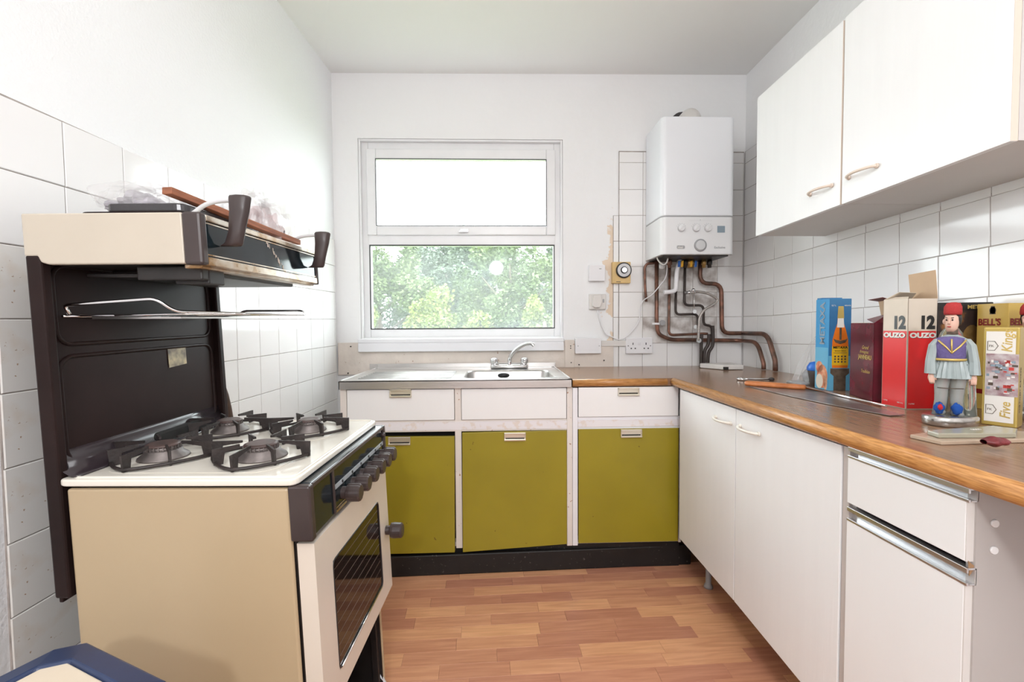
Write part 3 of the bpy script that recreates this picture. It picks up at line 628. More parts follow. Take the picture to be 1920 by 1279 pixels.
# wire rack
wr = thing('wire_rack', K(.27, .30, 1.19), 'chrome wire grill rack slotted into the brown splashback below the grill hood', 'rack')
q = MB().tube(arc_pts([(.18, .04, 1.196), (.175, .035, 1.214), (.36, .035, 1.226), (.385, .05, 1.200), (.45, .20, 1.196), (.47, .44, 1.196), (.45, .465, 1.208), (.28, .46, 1.208), (.26, .46, 1.196), (.165, .46, 1.192)], .015), .0035, n=8); q.map(K).build('rack_frame', m_chrome, wr)
q = MB().tube([(.165, .04, 1.192), (.165, .46, 1.192)], .0025, n=6).tube([(.20, .04, 1.193), (.45, .22, 1.195)], .0025, n=6)
for k in range(11):
    y = .07+k*.037; q.tube([(.165, y, 1.193), (.385 if y < .06 else .45, y, 1.196)], .0016, n=5)
q.map(K).build('rack_bars', m_chrome, wr)['kind'] = 'stuff'
q = MB().box(.168, .36, .10, .34, 1.186, 1.190); q.map(K).build('drip_plate', m_steel, wr)
# stick behind the cooker
sA = K(.125, .545, 1.12); sB = K(.215, .56, .80)
tag(MB().tube(smooth_pts([K(.10, .565, 1.16), K(.115, .567, 1.02), K(.140, .57, .90), K(.150, .575, .60), K(.155, .58, .012)], 4), [.006+.0006*k for k in range(17)], n=8).build('wooden_pole', m_stick), 'thin dark wooden pole standing behind the far side of the cooker', 'pole')
# ------------------------------------------------------------------ bin, lower left
c0 = at(148, 1204, Z=.655); e1 = (at(300, 1279, Z=.655)-c0).normalized(); e2 = V((e1.y, -e1.x, 0))
if e2.y > 0: e2 = -e2
bn = thing('kitchen_bin', (c0+e1*.14+e2*.17).xy.to_3d(), 'plastic kitchen bin with navy lid rim and cream flap in front of the cooker', 'bin')
def BN(x, y, z): return c0.xy.to_3d()+e1*x+e2*y+V((0, 0, z))
def oct_(m, w, l, ch): return [(m+ch, m), (w-m-ch*1.6, m), (w-m, m+ch*1.6), (w-m, l-m-ch), (w-m-ch, l-m), (m+ch, l-m), (m, l-m-ch), (m, m+ch)]
BWd, BLn = .28, .34
rg = MB(); n = 8; lv = [(0, .61, .03), (-.002, .656, .03), (.004, .666, .03), (.036, .670, .03), (.039, .662, .03)]
for m_, z_, c_ in lv:
    for x, y in oct_(m_, BWd, BLn, .028): rg.v.append(BN(x, y, z_))
for q in range(len(lv)-1):
    for k in range(n): rg.f.append((q*n+k, q*n+(k+1) % n, (q+1)*n+(k+1) % n, (q+1)*n+k)); rg.sm.append(False)
rg.build('lid_rim', m_navy, bn, bevel=.003)
fp = MB().prism([BN(x, y, .640) for x, y in oct_(.039, BWd, BLn, .018)], (0, 0, .026)); fp.build('lid_flap', m_bincream, bn, bevel=.002)
bd = MB()
for z_, m_ in ((.0, .03), (.60, .004)):
    for x, y in oct_(m_, BWd, BLn, .02): bd.v.append(BN(x, y, z_))
for k in range(n): bd.f.append((k, (k+1) % n, n+(k+1) % n, n+k)); bd.sm.append(False)
bd.f += [tuple(range(8)), tuple(range(8, 16))]; bd.sm += [False]*2
bd.build('body', m_bincream, bn)
# ================================================================== BACK RUN
YC = 2.115
def pull(par, x, zt, w=.10, h=.036, y=2.097, m=None):
    q = MB().box(x, x+w, y-.010, y, zt-.006, zt+.001).box(x, x+w, y-.003, y, zt-h, zt-.006).box(x, x+.004, y-.010, y-.002, zt-h, zt).box(x+w-.004, x+w, y-.010, y-.002, zt-h, zt).box(x, x+w, y-.012, y-.002, zt-h, zt-h+.007)
    o = q.build('pull_handle', m or m_brass, par, bevel=.001); Bx(x+.006, x+w-.006, y-.0045, y-.0035, zt-h+.008, zt-h+.013).build('pull_shadow_groove', m_dark, o); return o
sk = thing('sink_base_unit', (-.19, 2.4, 0), 'base unit under the steel sink with two white drawer fronts and two olive doors', 'cabinet')
cc = MB().box(-.722, -.702, YC, 2.70, .125, .874).box(.330, .350, YC, 2.70, .125, .874).box(-.702, .330, YC+.01, 2.70, .125, .145).box(-.702, .330, 2.68, 2.70, .145, .874); cc.build('carcass', m_frame, sk)
Bx(-.702, .330, YC+.05, YC+.06, .145, .874).build('shadow_panel', m_dark, sk)
q = MB().box(-.722, -.693, YC-.012, YC+.01, .125, .880).box(-.198, -.168, YC-.012, YC+.01, .125, .880).box(.324, .350, YC-.012, YC+.01, .125, .880).box(-.693, .324, YC-.010, YC+.01, .676, .730); q.build('face_frame', m_frame, sk, bevel=.002)
Bx(-.693, .324, YC-.014, YC-.010, .684, .722).build('floral_strip', m_floral, sk)
for x0, x1, hx in ((-.691, -.198, -.494), (-.168, .323, None)):
    d = Bx(x0+.002, x1-.002, YC-.018, YC+.005, .732, .876).build('drawer_front', m_white, sk, bevel=.002)
    if hx: pull(d, hx, .877)
q = MB(); q.hexa([(-.655, 2.078, .117), (-.203, 2.088, .113), (-.203, 2.106, .113), (-.655, 2.096, .117), (-.655, 2.080, .662), (-.200, 2.092, .656), (-.200, 2.110, .656), (-.655, 2.098, .662)])
d = q.build('door', m_green, sk, bevel=.0015); d['label'] = 'olive green door hanging slightly ajar'; pull(d, -.500, .659, y=2.086)
q = MB(); q.hexa([(-.166, 2.088, .113), (.322, 2.094, .138), (.322, 2.112, .138), (-.166, 2.106, .113), (-.164, 2.094, .672), (.322, 2.096, .676), (.322, 2.114, .676), (-.164, 2.112, .672)])
d = q.build('door', m_green, sk, bevel=.0015); d['label'] = 'olive green door with sagging lower edge'; pull(d, .030, .669, y=2.096)
Bx(-.72, .350, YC+.02, YC+.04, 0, .124).build('plinth', m_black, sk)
cu = thing('drawer_base_unit', (.60, 2.4, 0), 'base unit right of the sink with one white drawer and one olive door', 'cabinet')
cc = MB().box(.352, .374, YC, 2.70, .125, .868).box(.862, .872, YC, 2.70, .125, .868).box(.374, .862, YC+.01, 2.70, .125, .145).box(.374, .862, 2.68, 2.70, .145, .868); cc.build('carcass', m_white, cu)
Bx(.374, .862, YC+.05, YC+.06, .145, .868).build('shadow_panel', m_dark, cu)
q = MB().box(.351, .375, YC-.012, YC+.01, .125, .874).box(.375, .860, YC-.010, YC+.01, .678, .736); q.build('face_frame', m_sill, cu, bevel=.002)
Bx(.376, .858, YC-.014, YC-.010, .690, .722).build('floral_strip', m_floral, cu)
d = Bx(.378, .850, YC-.018, YC+.005, .738, .876).build('drawer_front', m_white, cu, bevel=.002); pull(d, .562, .873)
d = Bx(.378, .852, YC-.018, YC, .139, .680).build('door', m_green, cu, bevel=.0015); pull(d, .575, .677)
Bx(.352, .872, YC+.02, YC+.04, 0, .124).build('plinth', m_black, cu)
# sink top
sn = thing('kitchen_sink', (-.19, 2.4, .88), 'stainless steel kitchen sink with ribbed drainer on the left', 'sink')
SX0, SX1, SY0, SY1, SZ = -.722, .347, 2.085, 2.70, .917
bx0, bx1, by0, by1 = -.165, .283, 2.155, 2.51
q = MB(); q.box(SX0, bx0, SY0, SY1, SZ-.003, SZ).box(bx1, SX1, SY0, SY1, SZ-.003, SZ).box(bx0, bx1, SY0, by0, SZ-.003, SZ).box(bx0, bx1, by1, SY1, SZ-.003, SZ)
q.box(SX0, SX1, SY0, SY0+.004, .880, SZ).box(SX1-.004, SX1, SY0, SY1, .880, SZ).box(SX0, SX0+.004, SY0, SY1, .880, SZ)
q.build('deck', m_steel, sn)
q = MB()
lo = rrect((bx0+bx1)/2, (by0+by1)/2, bx1-bx0, by1-by0, .05, 6); nlo = len(lo)
sq = rrect((bx0+bx1)/2, (by0+by1)/2, bx1-bx0+.012, by1-by0+.012, .012, 6)
for k, (poly, z) in enumerate(((sq, SZ+.0008), (lo, SZ+.0012), ([(x*.985+.0625*.015, y*.985+2.3325*.015) for x, y in lo], SZ-.01), ([(x*.93+.0625*.07, y*.93+2.3325*.07) for x, y in lo], SZ-.14), ([(x*.8+.0625*.2, y*.8+2.3325*.2) for x, y in lo], SZ-.16))):
    for x, y in poly: q.v.append(V((x, y, z)))
    if k:
        for i in range(nlo): q.f.append(((k-1)*nlo+i, (k-1)*nlo+(i+1) % nlo, k*nlo+(i+1) % nlo, k*nlo+i)); q.sm.append(k > 1)
q.f.append(tuple(4*nlo+i for i in range(nlo))); q.sm.append(False)
q.build('bowl', m_steel, sn)
MB().tube([(x, y, SZ+.001) for x, y in rrect((SX0+SX1)/2, (SY0+SY1-.0)/2, SX1-SX0-.012, SY1-SY0-.012, .02)], .004, n=8, closed=True).build('rolled_edge', m_steel, sn)
for k in range(8):
    y = 2.18+k*.042; MB().tube([(-.66, y, SZ-.001), (-.22, y, SZ-.001)], .005, n=8).build('drainer_rib', m_steel, sn)
Bx(-.750+.0, .348, SY1-.004, SY1+.004, .905, .945).build('upstand', m_steel, sn, bevel=.001)
MB().lathe([(.010, 0), (.010, .006)], (-.742+.03, SY1-.004, .932), (0, -1, 0), n=12).build('screw', m_chrome, sn)
MB().loft([((.035, 2.497, .895), (.032, 0, 0), (0, 0, .011)), ((.035, 2.484, .893), (.032, 0, 0), (0, 0, .011))], n=16).build('overflow_cover', m_blk, sn)
# mixer tap
tp = thing('mixer_tap', (.063, 2.64, SZ), 'chrome deck mixer tap with swan-neck spout behind the sink bowl', 'tap')
TY = 2.62; tx0 = at(920, 690, Y=TY).x; tx1 = at(990, 690, Y=TY).x
MB().loft([((tx0, TY, SZ+.012), (0, .010, 0), (0, 0, .010)), ((tx0+.012, TY, SZ+.014), (0, .02, 0), (0, 0, .014)), ((tx1-.012, TY, SZ+.014), (0, .02, 0), (0, 0, .014)), ((tx1, TY, SZ+.012), (0, .010, 0), (0, 0, .010))], n=14).build('tap_body', m_chrome, tp)
for x in (tx0+.02, tx1-.02):
    MB().lathe([(.012, .02), (.013, .03), (.020, .034), (.023, .05), (.022, .058), (.012, .064)], (x, TY, SZ), n=16, smooth=True).build('tap_head', m_chrome, tp)
pts = [at(px, py, Y=TY-dy) for px, py, dy in ((955, 688, 0), (956, 672, .0), (963, 661, .02), (973, 652, .04), (985, 646, .06), (996, 645, .075), (1001, 649, .08))]
MB().tube(smooth_pts(pts, 5), [.0125-.00008*k for k in range(31)], n=14).build('spout', m_chrome, tp)
# worktops
def profile_top(name, m, me_, pts3, along, label):
    pass
wtb = thing('worktop', (.6, 2.4, .878), 'wood-effect worktop strip between the sink and the corner', 'worktop')
Bx(.349, XR-.003, 2.105, YB-.003, .880, .915).build('top', m_woodx, wtb)
MB().tube([(.349, 2.105, .897), (.795, 2.105, .897)], .0178, n=16).build('edge', m_edgex, wtb)
wtr = thing('worktop', (1.15, 1.2, .878), 'long wood-effect worktop over the white units along the right wall', 'worktop')
xf = .815
q = MB(); q.hexa([(xf+.012, .30, .879), (XR-.002, .30, .879), (XR-.002, 2.095, .879), (xf+.012, 2.095, .879), (xf+.012, .30, .9165), (XR-.002, .30, .9165), (XR-.002, 2.095, .9165), (xf+.012, 2.095, .9165)]); q.build('top', m_wood, wtr)
pr_ = [(0, -.019)]+[(-.018*math.sin(R(a_)), .019*math.cos(R(a_))*-1) for a_ in range(15, 180, 15)]+[(0, .019)]
q = MB().prism([(xf+.013+x, .30, .8978+z) for x, z in pr_], (0, 1.796, 0)); o = q.build('edge', m_edge, wtr)
for p in o.data.polygons: p.use_smooth = abs(p.normal.y) < .5
# ================================================================== RIGHT BASE UNITS
XD = .83
def bow(par, Y0, Y1, z, x, m, out=.028):
    pts = [(x, Y0, z), (x-out*.45, Y0+(Y1-Y0)*.04, z), (x-out*.85, Y0+(Y1-Y0)*.25, z), (x-out, (Y0+Y1)/2, z), (x-out*.85, Y0+(Y1-Y0)*.75, z), (x-out*.45, Y0+(Y1-Y0)*.96, z), (x, Y1, z)]
    q = MB().tube(smooth_pts(pts, 4), .0045, n=10); 
    for Y in (Y0, Y1): q.lathe([(.008, 0), (.007, .006)], (x, Y, z), (-1, 0, 0), n=12)
    return q.build('handle', m, par)
du = thing('double_base_unit', (1.15, 1.55, 0), 'white two-door base unit in the corner under the long worktop', 'cabinet')
q = MB().box(XD+.02, 1.47, 2.02, 2.038, .20, .872).box(XD+.02, 1.47, 1.062, 1.08, .17, .872).box(XD+.02, 1.47, 1.08, 2.02, .20, .216).box(1.46, 1.47, 1.08, 2.02, .216, .872); q.build('carcass', m_white, du)
d = MB().hexa([(XD, 1.551, .190), (XD+.018, 1.551, .190), (XD+.018, 2.030, .187), (XD, 2.030, .187), (XD, 1.551, .872), (XD+.018, 1.551, .872), (XD+.018, 2.032, .872), (XD, 2.032, .872)]).build('door', m_wcab, du, bevel=.0012); bow(d, 1.690, 1.578, .816, XD, m_bow2)
d = MB().hexa([(XD, 1.063, .176), (XD+.018, 1.063, .176), (XD+.018, 1.546, .190), (XD, 1.546, .190), (XD, 1.063, .874), (XD+.018, 1.063, .874), (XD+.018, 1.546, .872), (XD, 1.546, .872)]).build('door', m_wcab, du, bevel=.0012); bow(d, 1.517, 1.405, .819, XD, m_bow2)
Bx(XD+.40, XD+.415, 1.08, 2.03, 0, .199).build('plinth', m_sootshade, du)  # dark colour paints in the shadow beneath the unit
for yy in (1.15, 1.95): MB().lathe([(.02, 0), (.018, .01), (.012, .02), (.012, .20)], (XD+.10, yy, 0), n=12).build('leg', m_grey, du)
dw = thing('drawer_unit', (1.15, .9, 0), 'white drawer-over-door base unit with aluminium grip rails at the near end', 'cabinet')
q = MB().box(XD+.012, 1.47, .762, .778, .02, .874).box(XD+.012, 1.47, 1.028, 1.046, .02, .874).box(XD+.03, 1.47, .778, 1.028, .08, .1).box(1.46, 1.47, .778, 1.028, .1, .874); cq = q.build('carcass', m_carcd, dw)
Bx(XD+.004, XD+.020, 1.040, 1.060, .10, .874).build('filler_strip', mat('grey_edge_strip', (.55, .50, .47), .5), dw)
d = Bx(XD-.002, XD+.018, .768, 1.039, .745, .852).build('drawer_front', m_white, dw, bevel=.001)
Bx(XD-.001, XD+.018, .7655, .768, .745, .852).build('loose_edging', m_aged, d)
MB().prism([(XD+.002, .7655, .747), (XD+.015, .7655, .736), (XD+.004, .7655, .720)], (0, -.0015, 0)).build('peeling_corner', mat('bare_chipboard', (.36, .21, .11), .8), d)
d2 = Bx(XD-.002, XD+.018, .768, 1.039, .10, .702).build('door', m_white, dw, bevel=.001)
Bx(XD-.001, XD+.018, .7655, .768, .10, .702).build('edging', m_aged, d2)
def rail(par, z0, z1, y0, y1, x):
    q = MB(); h = z1-z0
    q.box(x+.002, x+.016, y0, y1, z0, z0+.003); q.box(x+.013, x+.016, y0, y1, z0, z1); q.box(x-.002, x+.016, y0, y1, z1-.004, z1); q.box(x-.003, x+.001, y0, y1, z1-.010, z1); q.box(x-.003, x+.001, y0, y1, z0-.001, z0+.005)
    return q.build('grip_rail', m_alu, par, bevel=.001)
rail(d, .853, .878, .762, 1.039, XD); rail(d2, .703, .735, .762, 1.039, XD)
for z in (.815, .767):
    MB().lathe([(.0075, 0), (.0065, .003)], (at(1866, 921, Y=.762).x, .762, z), (0, -1, 0), n=14).build('screw_cap', m_white, dw)
Bx(XD+.06, XD+.07, .778, 1.028, 0, .08).build('plinth', m_lgrey, dw)
# ================================================================== WALL CABINETS
def wallcab(label, y0, y1, z0, z1, zl, hy0, hy1, hz):
    t = thing('wall_cabinet', (1.34, (y0+y1)/2, z0), label, 'cabinet', 'white wall cabinets')
    X = 1.17
    def tl(x, y, z): return (x, y, z-zl*(y-y0))
    MB().box(X+.019, XR-.001, y0, y1, z0+.002, z0+.018).box(X+.019, XR-.001, y0, y0+.016, z0+.018, z1).box(X+.019, XR-.001, y1-.016, y1, z0+.018, z1).box(X+.019, XR-.001, y0+.016, y1-.016, z1-.016, z1).box(XR-.01, XR-.001, y0+.016, y1-.016, z0+.018, z1-.016).map(tl).build('carcass', m_carc, t)
    d = MB().box(X+.0008, X+.018, y0+.001, y1-.002, z0, z1).map(tl).build('door', m_wcab, t, bevel=.001)
    Bx(X+.001, X+.018, y0, y0+.0008, z0+.001, z1-.001).build('door_edging', m_bow, d)
    bow(d, hy0, hy1, hz, X, m_bow); return t
wallcab('white single-door wall cabinet nearer the boiler', 1.527, 2.034, 1.572, 2.186, .019, 1.674, 1.564, 1.648)
wallcab('white single-door wall cabinet nearer the camera', 1.012, 1.522, 1.581, 2.20, .019, 1.488, 1.376, 1.651)
# ================================================================== BOILER
BX0, BX1, BY0, BZ0, BZ1 = .893, 1.297, 2.452, 1.547, 2.285
bo = thing('wall_boiler', (1.095, 2.6, BZ0), 'white wall-hung gas boiler with three dials and a round gauge', 'boiler')
def bplan(r, y1): 
    return [(BX0, y1)]+[(BX0+r-r*math.cos(R(a_)), BY0+r-r*math.sin(R(a_))) for a_ in range(0, 91, 15)]+[(BX1-r+r*math.sin(R(a_)), BY0+r-r*math.cos(R(a_))) for a_ in range(0, 91, 15)]+[(BX1, y1)]
zs = 1.752
o = MB().prism([(x, y, zs+.003) for x, y in bplan(.03, B0-.012)], (0, 0, BZ1-zs-.003)).build('casing', m_boiler, bo, bevel=.006)
o = MB().prism([(x, y, BZ0) for x, y in bplan(.03, B0-.012)], (0, 0, zs-BZ0-.003)).build('control_fascia', m_boilerlow, bo, bevel=.004)
MB().prism([(x*.99+.011, y+.004, zs-.004) for x, y in bplan(.03, B0-.02)], (0, 0, .008)).build('seam', m_grey, bo)
fr = Fr((BX0, BY0, BZ0), (1, 0, 0), (0, 0, 1))
def bu(px, py): p = at(px, py, Y=BY0); return p.x-BX0, p.z-BZ0
for px, py in ((1277, 428), (1305, 428), (1327, 428)):
    u_, v_ = bu(px, py)
    dd = MB().lathe([(.021, 0), (.021, .001)], fr.p(u_, v_, 0), fr.n, n=24).build('dial_ring', m_lgrey, o)
    MB().lathe([(.018, .001), (.018, .012), (.016, .015)], fr.p(u_, v_, 0), fr.n, n=24).build('dial', m_boilerlow, o, bevel=.001)
    a_ = R(55); MB().obox(fr.p(u_-.014*math.cos(a_)-.003, v_-.014*math.sin(a_)+.002, .012), (.028*math.cos(a_), 0, .028*math.sin(a_)), (.006*math.sin(a_), 0, -.006*math.cos(a_)), (0, -.008, 0)).build('dial_grip', m_boilerlow, o, bevel=.001)
    fill(fr, [ell(u_+.026*math.cos(R(q)), v_+.026*math.sin(R(q)), .0016, .0016, 6) for q in range(30, 160, 25)]).build('dial_marks', m_grey, o)
u_, v_ = bu(1352, 430); rects(fr, [(u_-.021, v_-.018, u_+.021, v_+.018)], .001).build('display', m_lcd, o)
u_, v_ = bu(1313, 460)
MB().lathe([(.034, 0), (.034, .004), (.028, .006)], fr.p(u_, v_, 0), fr.n, n=28).build('gauge_bezel', m_grey, o)
MB().lathe([(.026, 0), (.026, .008), (.022, .009)], fr.p(u_, v_, 0), fr.n, n=28).build('gauge', m_lgrey, o)
u_, v_ = bu(1271, 466); fill(fr, [rrect(u_+.016, v_+.007, .044, .018, .006)], .0008).build('logo_plate', m_grey, o)
text('ideal', fr, u_-.002, v_+.0015, .016, m_whiteink, o, bold=.0003)
u_, v_ = bu(1339, 466); text('Exclusive', fr, u_, v_, .0165, m_grey, o, bold=.0003)
u_, v_ = bu(1313, 414); fill(fr, [rrect(u_, v_, .13, .001, .0004), ell(u_, v_+.004, .003, .004, 10)], .0007).build('fine_line', m_lgrey, o)
# flue elbow on top
fx_ = at(1298, 215, Y=2.585).x
q = MB().lathe([(.062, 0), (.062, .02), (.055, .022)], (fx_, 2.585, BZ1), n=24).build('flue_collar', m_aged, bo)
MB().tube(smooth_pts([(fx_, 2.585, BZ1+.01), (fx_, 2.592, BZ1+.045), (fx_, 2.625, BZ1+.068), (fx_, 2.70, BZ1+.068)], 5), .05, n=20).build('flue_elbow', m_aged, bo)
MB().lathe([(.066, 0), (.066, .018)], (fx_-.02, 2.68, BZ1+.062), (0, 1, 0), n=24).build('flue_seal', mat('dark_rubber', (.06, .055, .055), .7), bo)
MB().lathe([(.014, 0), (.014, .012)], (fx_+.025, 2.575, BZ1+.045), (.2, -1, .3), n=14).build('test_cap', m_wplastic, bo)
# underside: valves and clips
Bx(BX0+.02, BX1-.02, BY0+.03, B0-.02, BZ0-.006, BZ0).build('underside_plate', m_sootshade, bo)
def pw(px, py, Y=2.672): return at(1180+px/5.117, 470+py/5.117, Y=Y)
for px, mt in ((385, m_copper), (575, m_brassp), (600, m_brassp), (715, m_brassp), (770, m_sootshade), (535, m_sootshade)):
    p = pw(px, 100, 2.63); MB().lathe([(.012, 0), (.015, -.01), (.015, -.028), (.011, -.03), (.011, -.045)], (p.x, p.y, BZ0-.006), n=12).build('valve', mt, bo)
for px, mt in ((505, m_orange), (592, m_orange), (634, m_blue), (475, m_blue)):
    p = pw(px, 130, 2.615); MB().obox((p.x-.007, p.y-.004, p.z-.018), (.014, 0, .003), (0, .006, 0), (.002, 0, .036)).build('valve_lever', mt, bo, bevel=.002)
# ------------------------------------------------------------------ pipes
def pipe(name, m, zp, r, label, Y=2.672, ext_=None, rad=.03, n=12, cat='pipe', group=None, sm=False):
    pts = [pw(a_, b_, Y) for a_, b_ in zp]
    if ext_: pts += ext_
    o = MB().tube(smooth_pts(pts, 6) if sm else arc_pts(pts, rad), r, n=n).build(name, m); return tag(o, label, cat, group)
cpg = 'copper pipes under the boiler'
XP = 1.462
def rp_(px, py, X=XP): return at(1180+px/5.117, 470+py/5.117, X=X)
pipe('copper_pipe', m_copper, [(262, 112), (148, 128), (150, 340), (163, 490)], .0075, 'short copper pipe left of the boiler ending in a dark plug in the wall', Y=2.69, group=cpg)
e = rp_(1235, 862); e2_ = rp_(1290, 1000); 
pipe('copper_pipe', m_copper, [(262, 90), (262, 700), (275, 800), (390, 856)], .0115, 'thick copper pipe curving along the tiles, lower of the pair entering the worktop', Y=2.680, ext_=[V((1.455, 2.682, pw(1080, 862).z)), V((1.458, 2.50, pw(1080, 862).z-.003)), V((1.460, 2.44, .918+.03)), V((1.460, 2.44, .918))], rad=.06, group=cpg)
pipe('copper_pipe', m_copper, [(388, 90), (378, 812), (700, 797), (750, 799)], .0078, 'slim copper pipe dropping straight from the boiler then turning right', Y=2.655, group=cpg)
pipe('copper_pipe', m_copdark, [(447, 380), (443, 615), (655, 608), (668, 780)], .0072, 'brown pipe below the white waste pipe, making a square bend', Y=2.675, group=cpg)
pipe('copper_pipe', m_copdark, [(535, 90), (527, 525), (712, 525), (712, 712), (792, 722), (795, 840)], .0075, 'dark pipe with the tee for the filling loop', Y=2.672, group=cpg)
pipe('copper_pipe', m_copper, [(683, 90), (675, 318), (882, 315), (888, 793), (1060, 793)], .0125, 'thickest copper pipe stepping right then along the corner above its pair', Y=2.668, ext_=[V((1.462, 2.668, pw(1080, 793).z)), V((1.466, 2.42, pw(1080, 793).z+.002)), V((1.466, 2.345, .97)), V((1.466, 2.345, .918))], rad=.06, group=cpg)
for i, (zp, lb) in enumerate((([(695, 800), (690, 900), (688, 1105)], 'left of the three dark lagged pipes going into the worktop'), ([(765, 800), (755, 900), (722, 970), (718, 1095)], 'middle of the three dark lagged pipes going into the worktop'), ([(800, 720), (800, 900), (760, 985), (752, 1075)], 'right of the three dark lagged pipes going into the worktop'))):
    pts = [pw(a_, b_, 2.648) for a_, b_ in zp]; pts[-1].z = .9165
    tag(MB().tube(smooth_pts(pts, 6), .0095, n=12).build('lagged_pipe', m_copdark), lb, 'pipe', 'lagged pipes')
pipe('waste_pipe', m_wplastic, [(483, 85), (455, 200), (447, 390), (330, 402)], .0125, 'white plastic waste pipe bending left under the boiler', Y=2.628, rad=.025)
fl_ = pipe('filling_loop', m_braid, [(575, 402), (640, 395), (740, 408), (820, 448), (842, 482), (800, 520), (722, 568), (676, 640), (668, 720), (662, 862)], .0075, 'braided steel filling-loop hose looping in front of the pipes', Y=2.625, sm=True, cat='hose')
q = MB()
for px, py in ((575, 402), (615, 380)): q.sphere(pw(px, py, 2.625), .011)
q.tube([pw(535, 405, 2.66), pw(640, 398, 2.62)], .009, n=10); q.lathe([(.012, 0), (.012, .006)], pw(622, 585, 2.64), (0, -1, 0), n=12); q.lathe([(.014, 0), (.014, .01)], pw(662, 862, 2.632), (0, -1, 0), n=14)
q.tube([pw(622, 420, 2.64), pw(622, 575, 2.64)], .0022, n=6); q.lathe([(.010, 0), (.012, .008)], pw(630, 732, 2.64), (0, -1, 0), n=12)
q.build('hose_fitting', m_chrome, fl_)
q = MB().lathe([(.010, 0), (.010, .02)], pw(310, 690, 2.70), (0, -1, 0), n=10).lathe([(.017, 0), (.017, .007)], pw(316, 692, 2.67), (0, -1, 0), n=10, smooth=False)
tag(q.build('stopcock', m_grey), 'small grey valve wheel beside the thick pipe bend', 'valve')
tag(MB().box(-.02, .022, -.008, .004, -.006, .006).map(lambda x, y, z: pw(252, 702, 2.668)+V((x, y, z))).build('pipe_clip', m_wplastic, bevel=.002), 'white plastic clip holding the thick pipe left of the valve wheel', 'clip')
cab = [at(px, py, Y=Y) for px, py, Y in ((1252, 480, 2.60), (1251, 500, 2.64), (1248, 520, 2.655), (1236, 537, 2.65), (1222, 553, 2.66), (1206, 564, 2.69), (1201, 578, 2.70), (1198, 602, 2.702), (1186, 620, 2.702), (1172, 633, 2.702), (1160, 637, 2.702), (1148, 632, 2.702), (1136, 626, 2.702), (1127, 608, 2.702), (1121, 582, 2.70))]
tag(MB().tube(smooth_pts(cab, 5), .0032, n=8).build('power_cable', m_wplastic), 'white cable looping from the boiler to the fused switch', 'cable')
lp = [at(px, py, Y=2.56) for px, py in ((1231, 477), (1234, 488), (1243, 496), (1250, 492), (1253, 480))]
tag(MB().tube(smooth_pts(lp, 5), .0045, n=8).build('cable_loop', m_aged), 'short white cable loop hanging under the left of the boiler', 'cable')
tag(MB().lathe([(.016, 0), (.018, .012), (.016, .03)], at(1242, 494, Y=2.60), (0, .3, -1), n=14).build('cable_gland', m_lgrey), 'pale round cable gland under the left of the boiler', 'gland')
# ------------------------------------------------------------------ switches and boxes on the back wall
def plate(name, x0, y0, x1, y1, th, m, label, cat, bevel=.003, Yb=None):
    Yb = Yb or B0
    a_ = at(x0, y0, Y=Yb-th); b_ = at(x1, y1, Y=Yb-th)
    t = thing(name, ((a_.x+b_.x)/2, Yb, b_.z), label, cat)
    o = Bx(a_.x, b_.x, Yb-th, Yb, b_.z, a_.z).build('housing', m, t, bevel=bevel); return t, Fr((a_.x, Yb-th, b_.z), (1, 0, 0), (0, 0, 1)), b_.x-a_.x, a_.z-b_.z
t, f_, w_, h_ = plate('thermostat', 1104.5, 497, 1135, 527, .028, m_wplastic, 'square white wall box above the fused switch', 'thermostat')
rects(f_, [(w_*.62, h_*.74, w_*.76, h_*.79)]).build('indicator', m_grey, t)
t, f_, w_, h_ = plate('fused_switch', 1105.5, 551.5, 1136, 580, .022, m_aged, 'aged white fused switch with a plug above the cable', 'switch')
MB().prism([f_.p(u*w_, v*h_, 0) for u, v in ((.14, .22), (.18, .92), (.66, .95), (.74, .5), (.60, .12), (.3, .10))], f_.n*.022).build('plug', m_aged, t, bevel=.003)
fill(f_, [rrect(.85*w_, .55*h_, .010, .022, .004)]).build('indicator', m_grey, t)
t, f_, w_, h_ = plate('timer_switch', 1148.5, 491, 1182.5, 531, .032, m_yellow, 'yellowed timer box with a round silver dial', 'timer', Yb=B0-.004)
MB().lathe([(.046, 0), (.046, .012), (.042, .014)], f_.p(w_*.60, h_*.60, 0), f_.n, n=32).build('dial_rim', m_blk, t)
MB().lathe([(.039, .012), (.039, .0155)], f_.p(w_*.60, h_*.60, 0), f_.n, n=32).build('dial_face', m_lgrey, t)
MB().lathe([(.021, .014), (.021, .020)], f_.p(w_*.60, h_*.60, 0), f_.n, n=24).build('dial_ring', m_blk, t)
MB().lathe([(.016, .018), (.015, .026)], f_.p(w_*.60, h_*.60, 0), f_.n, n=24).build('dial_knob', m_chrome, t)
rects(f_, [(w_*.2, h_*.05, w_*.45, h_*.075)]).build('slot', m_ink, t)
t, f_, w_, h_ = plate('blank_plate', 1079, 634.5, 1127.5, 663, .030, m_wplastic, 'blank white double wall plate right of the window board', 'plate', Yb=B0-.012)
for u_ in (.1, .92): MB().lathe([(.003, 0), (.003, .001)], f_.p(u_*w_, h_*.5, 0), f_.n, n=8).build('screw', m_grey, t)
t, f_, w_, h_ = plate('double_socket', 1174, 634, 1223.5, 663, .028, m_wplastic, 'white double wall socket on the tiles below the boiler cable', 'socket')
for u_ in (.08, .92): MB().lathe([(.003, 0), (.003, .001)], f_.p(u_*w_, h_*.5, 0), f_.n, n=8).build('screw', m_ink, t)
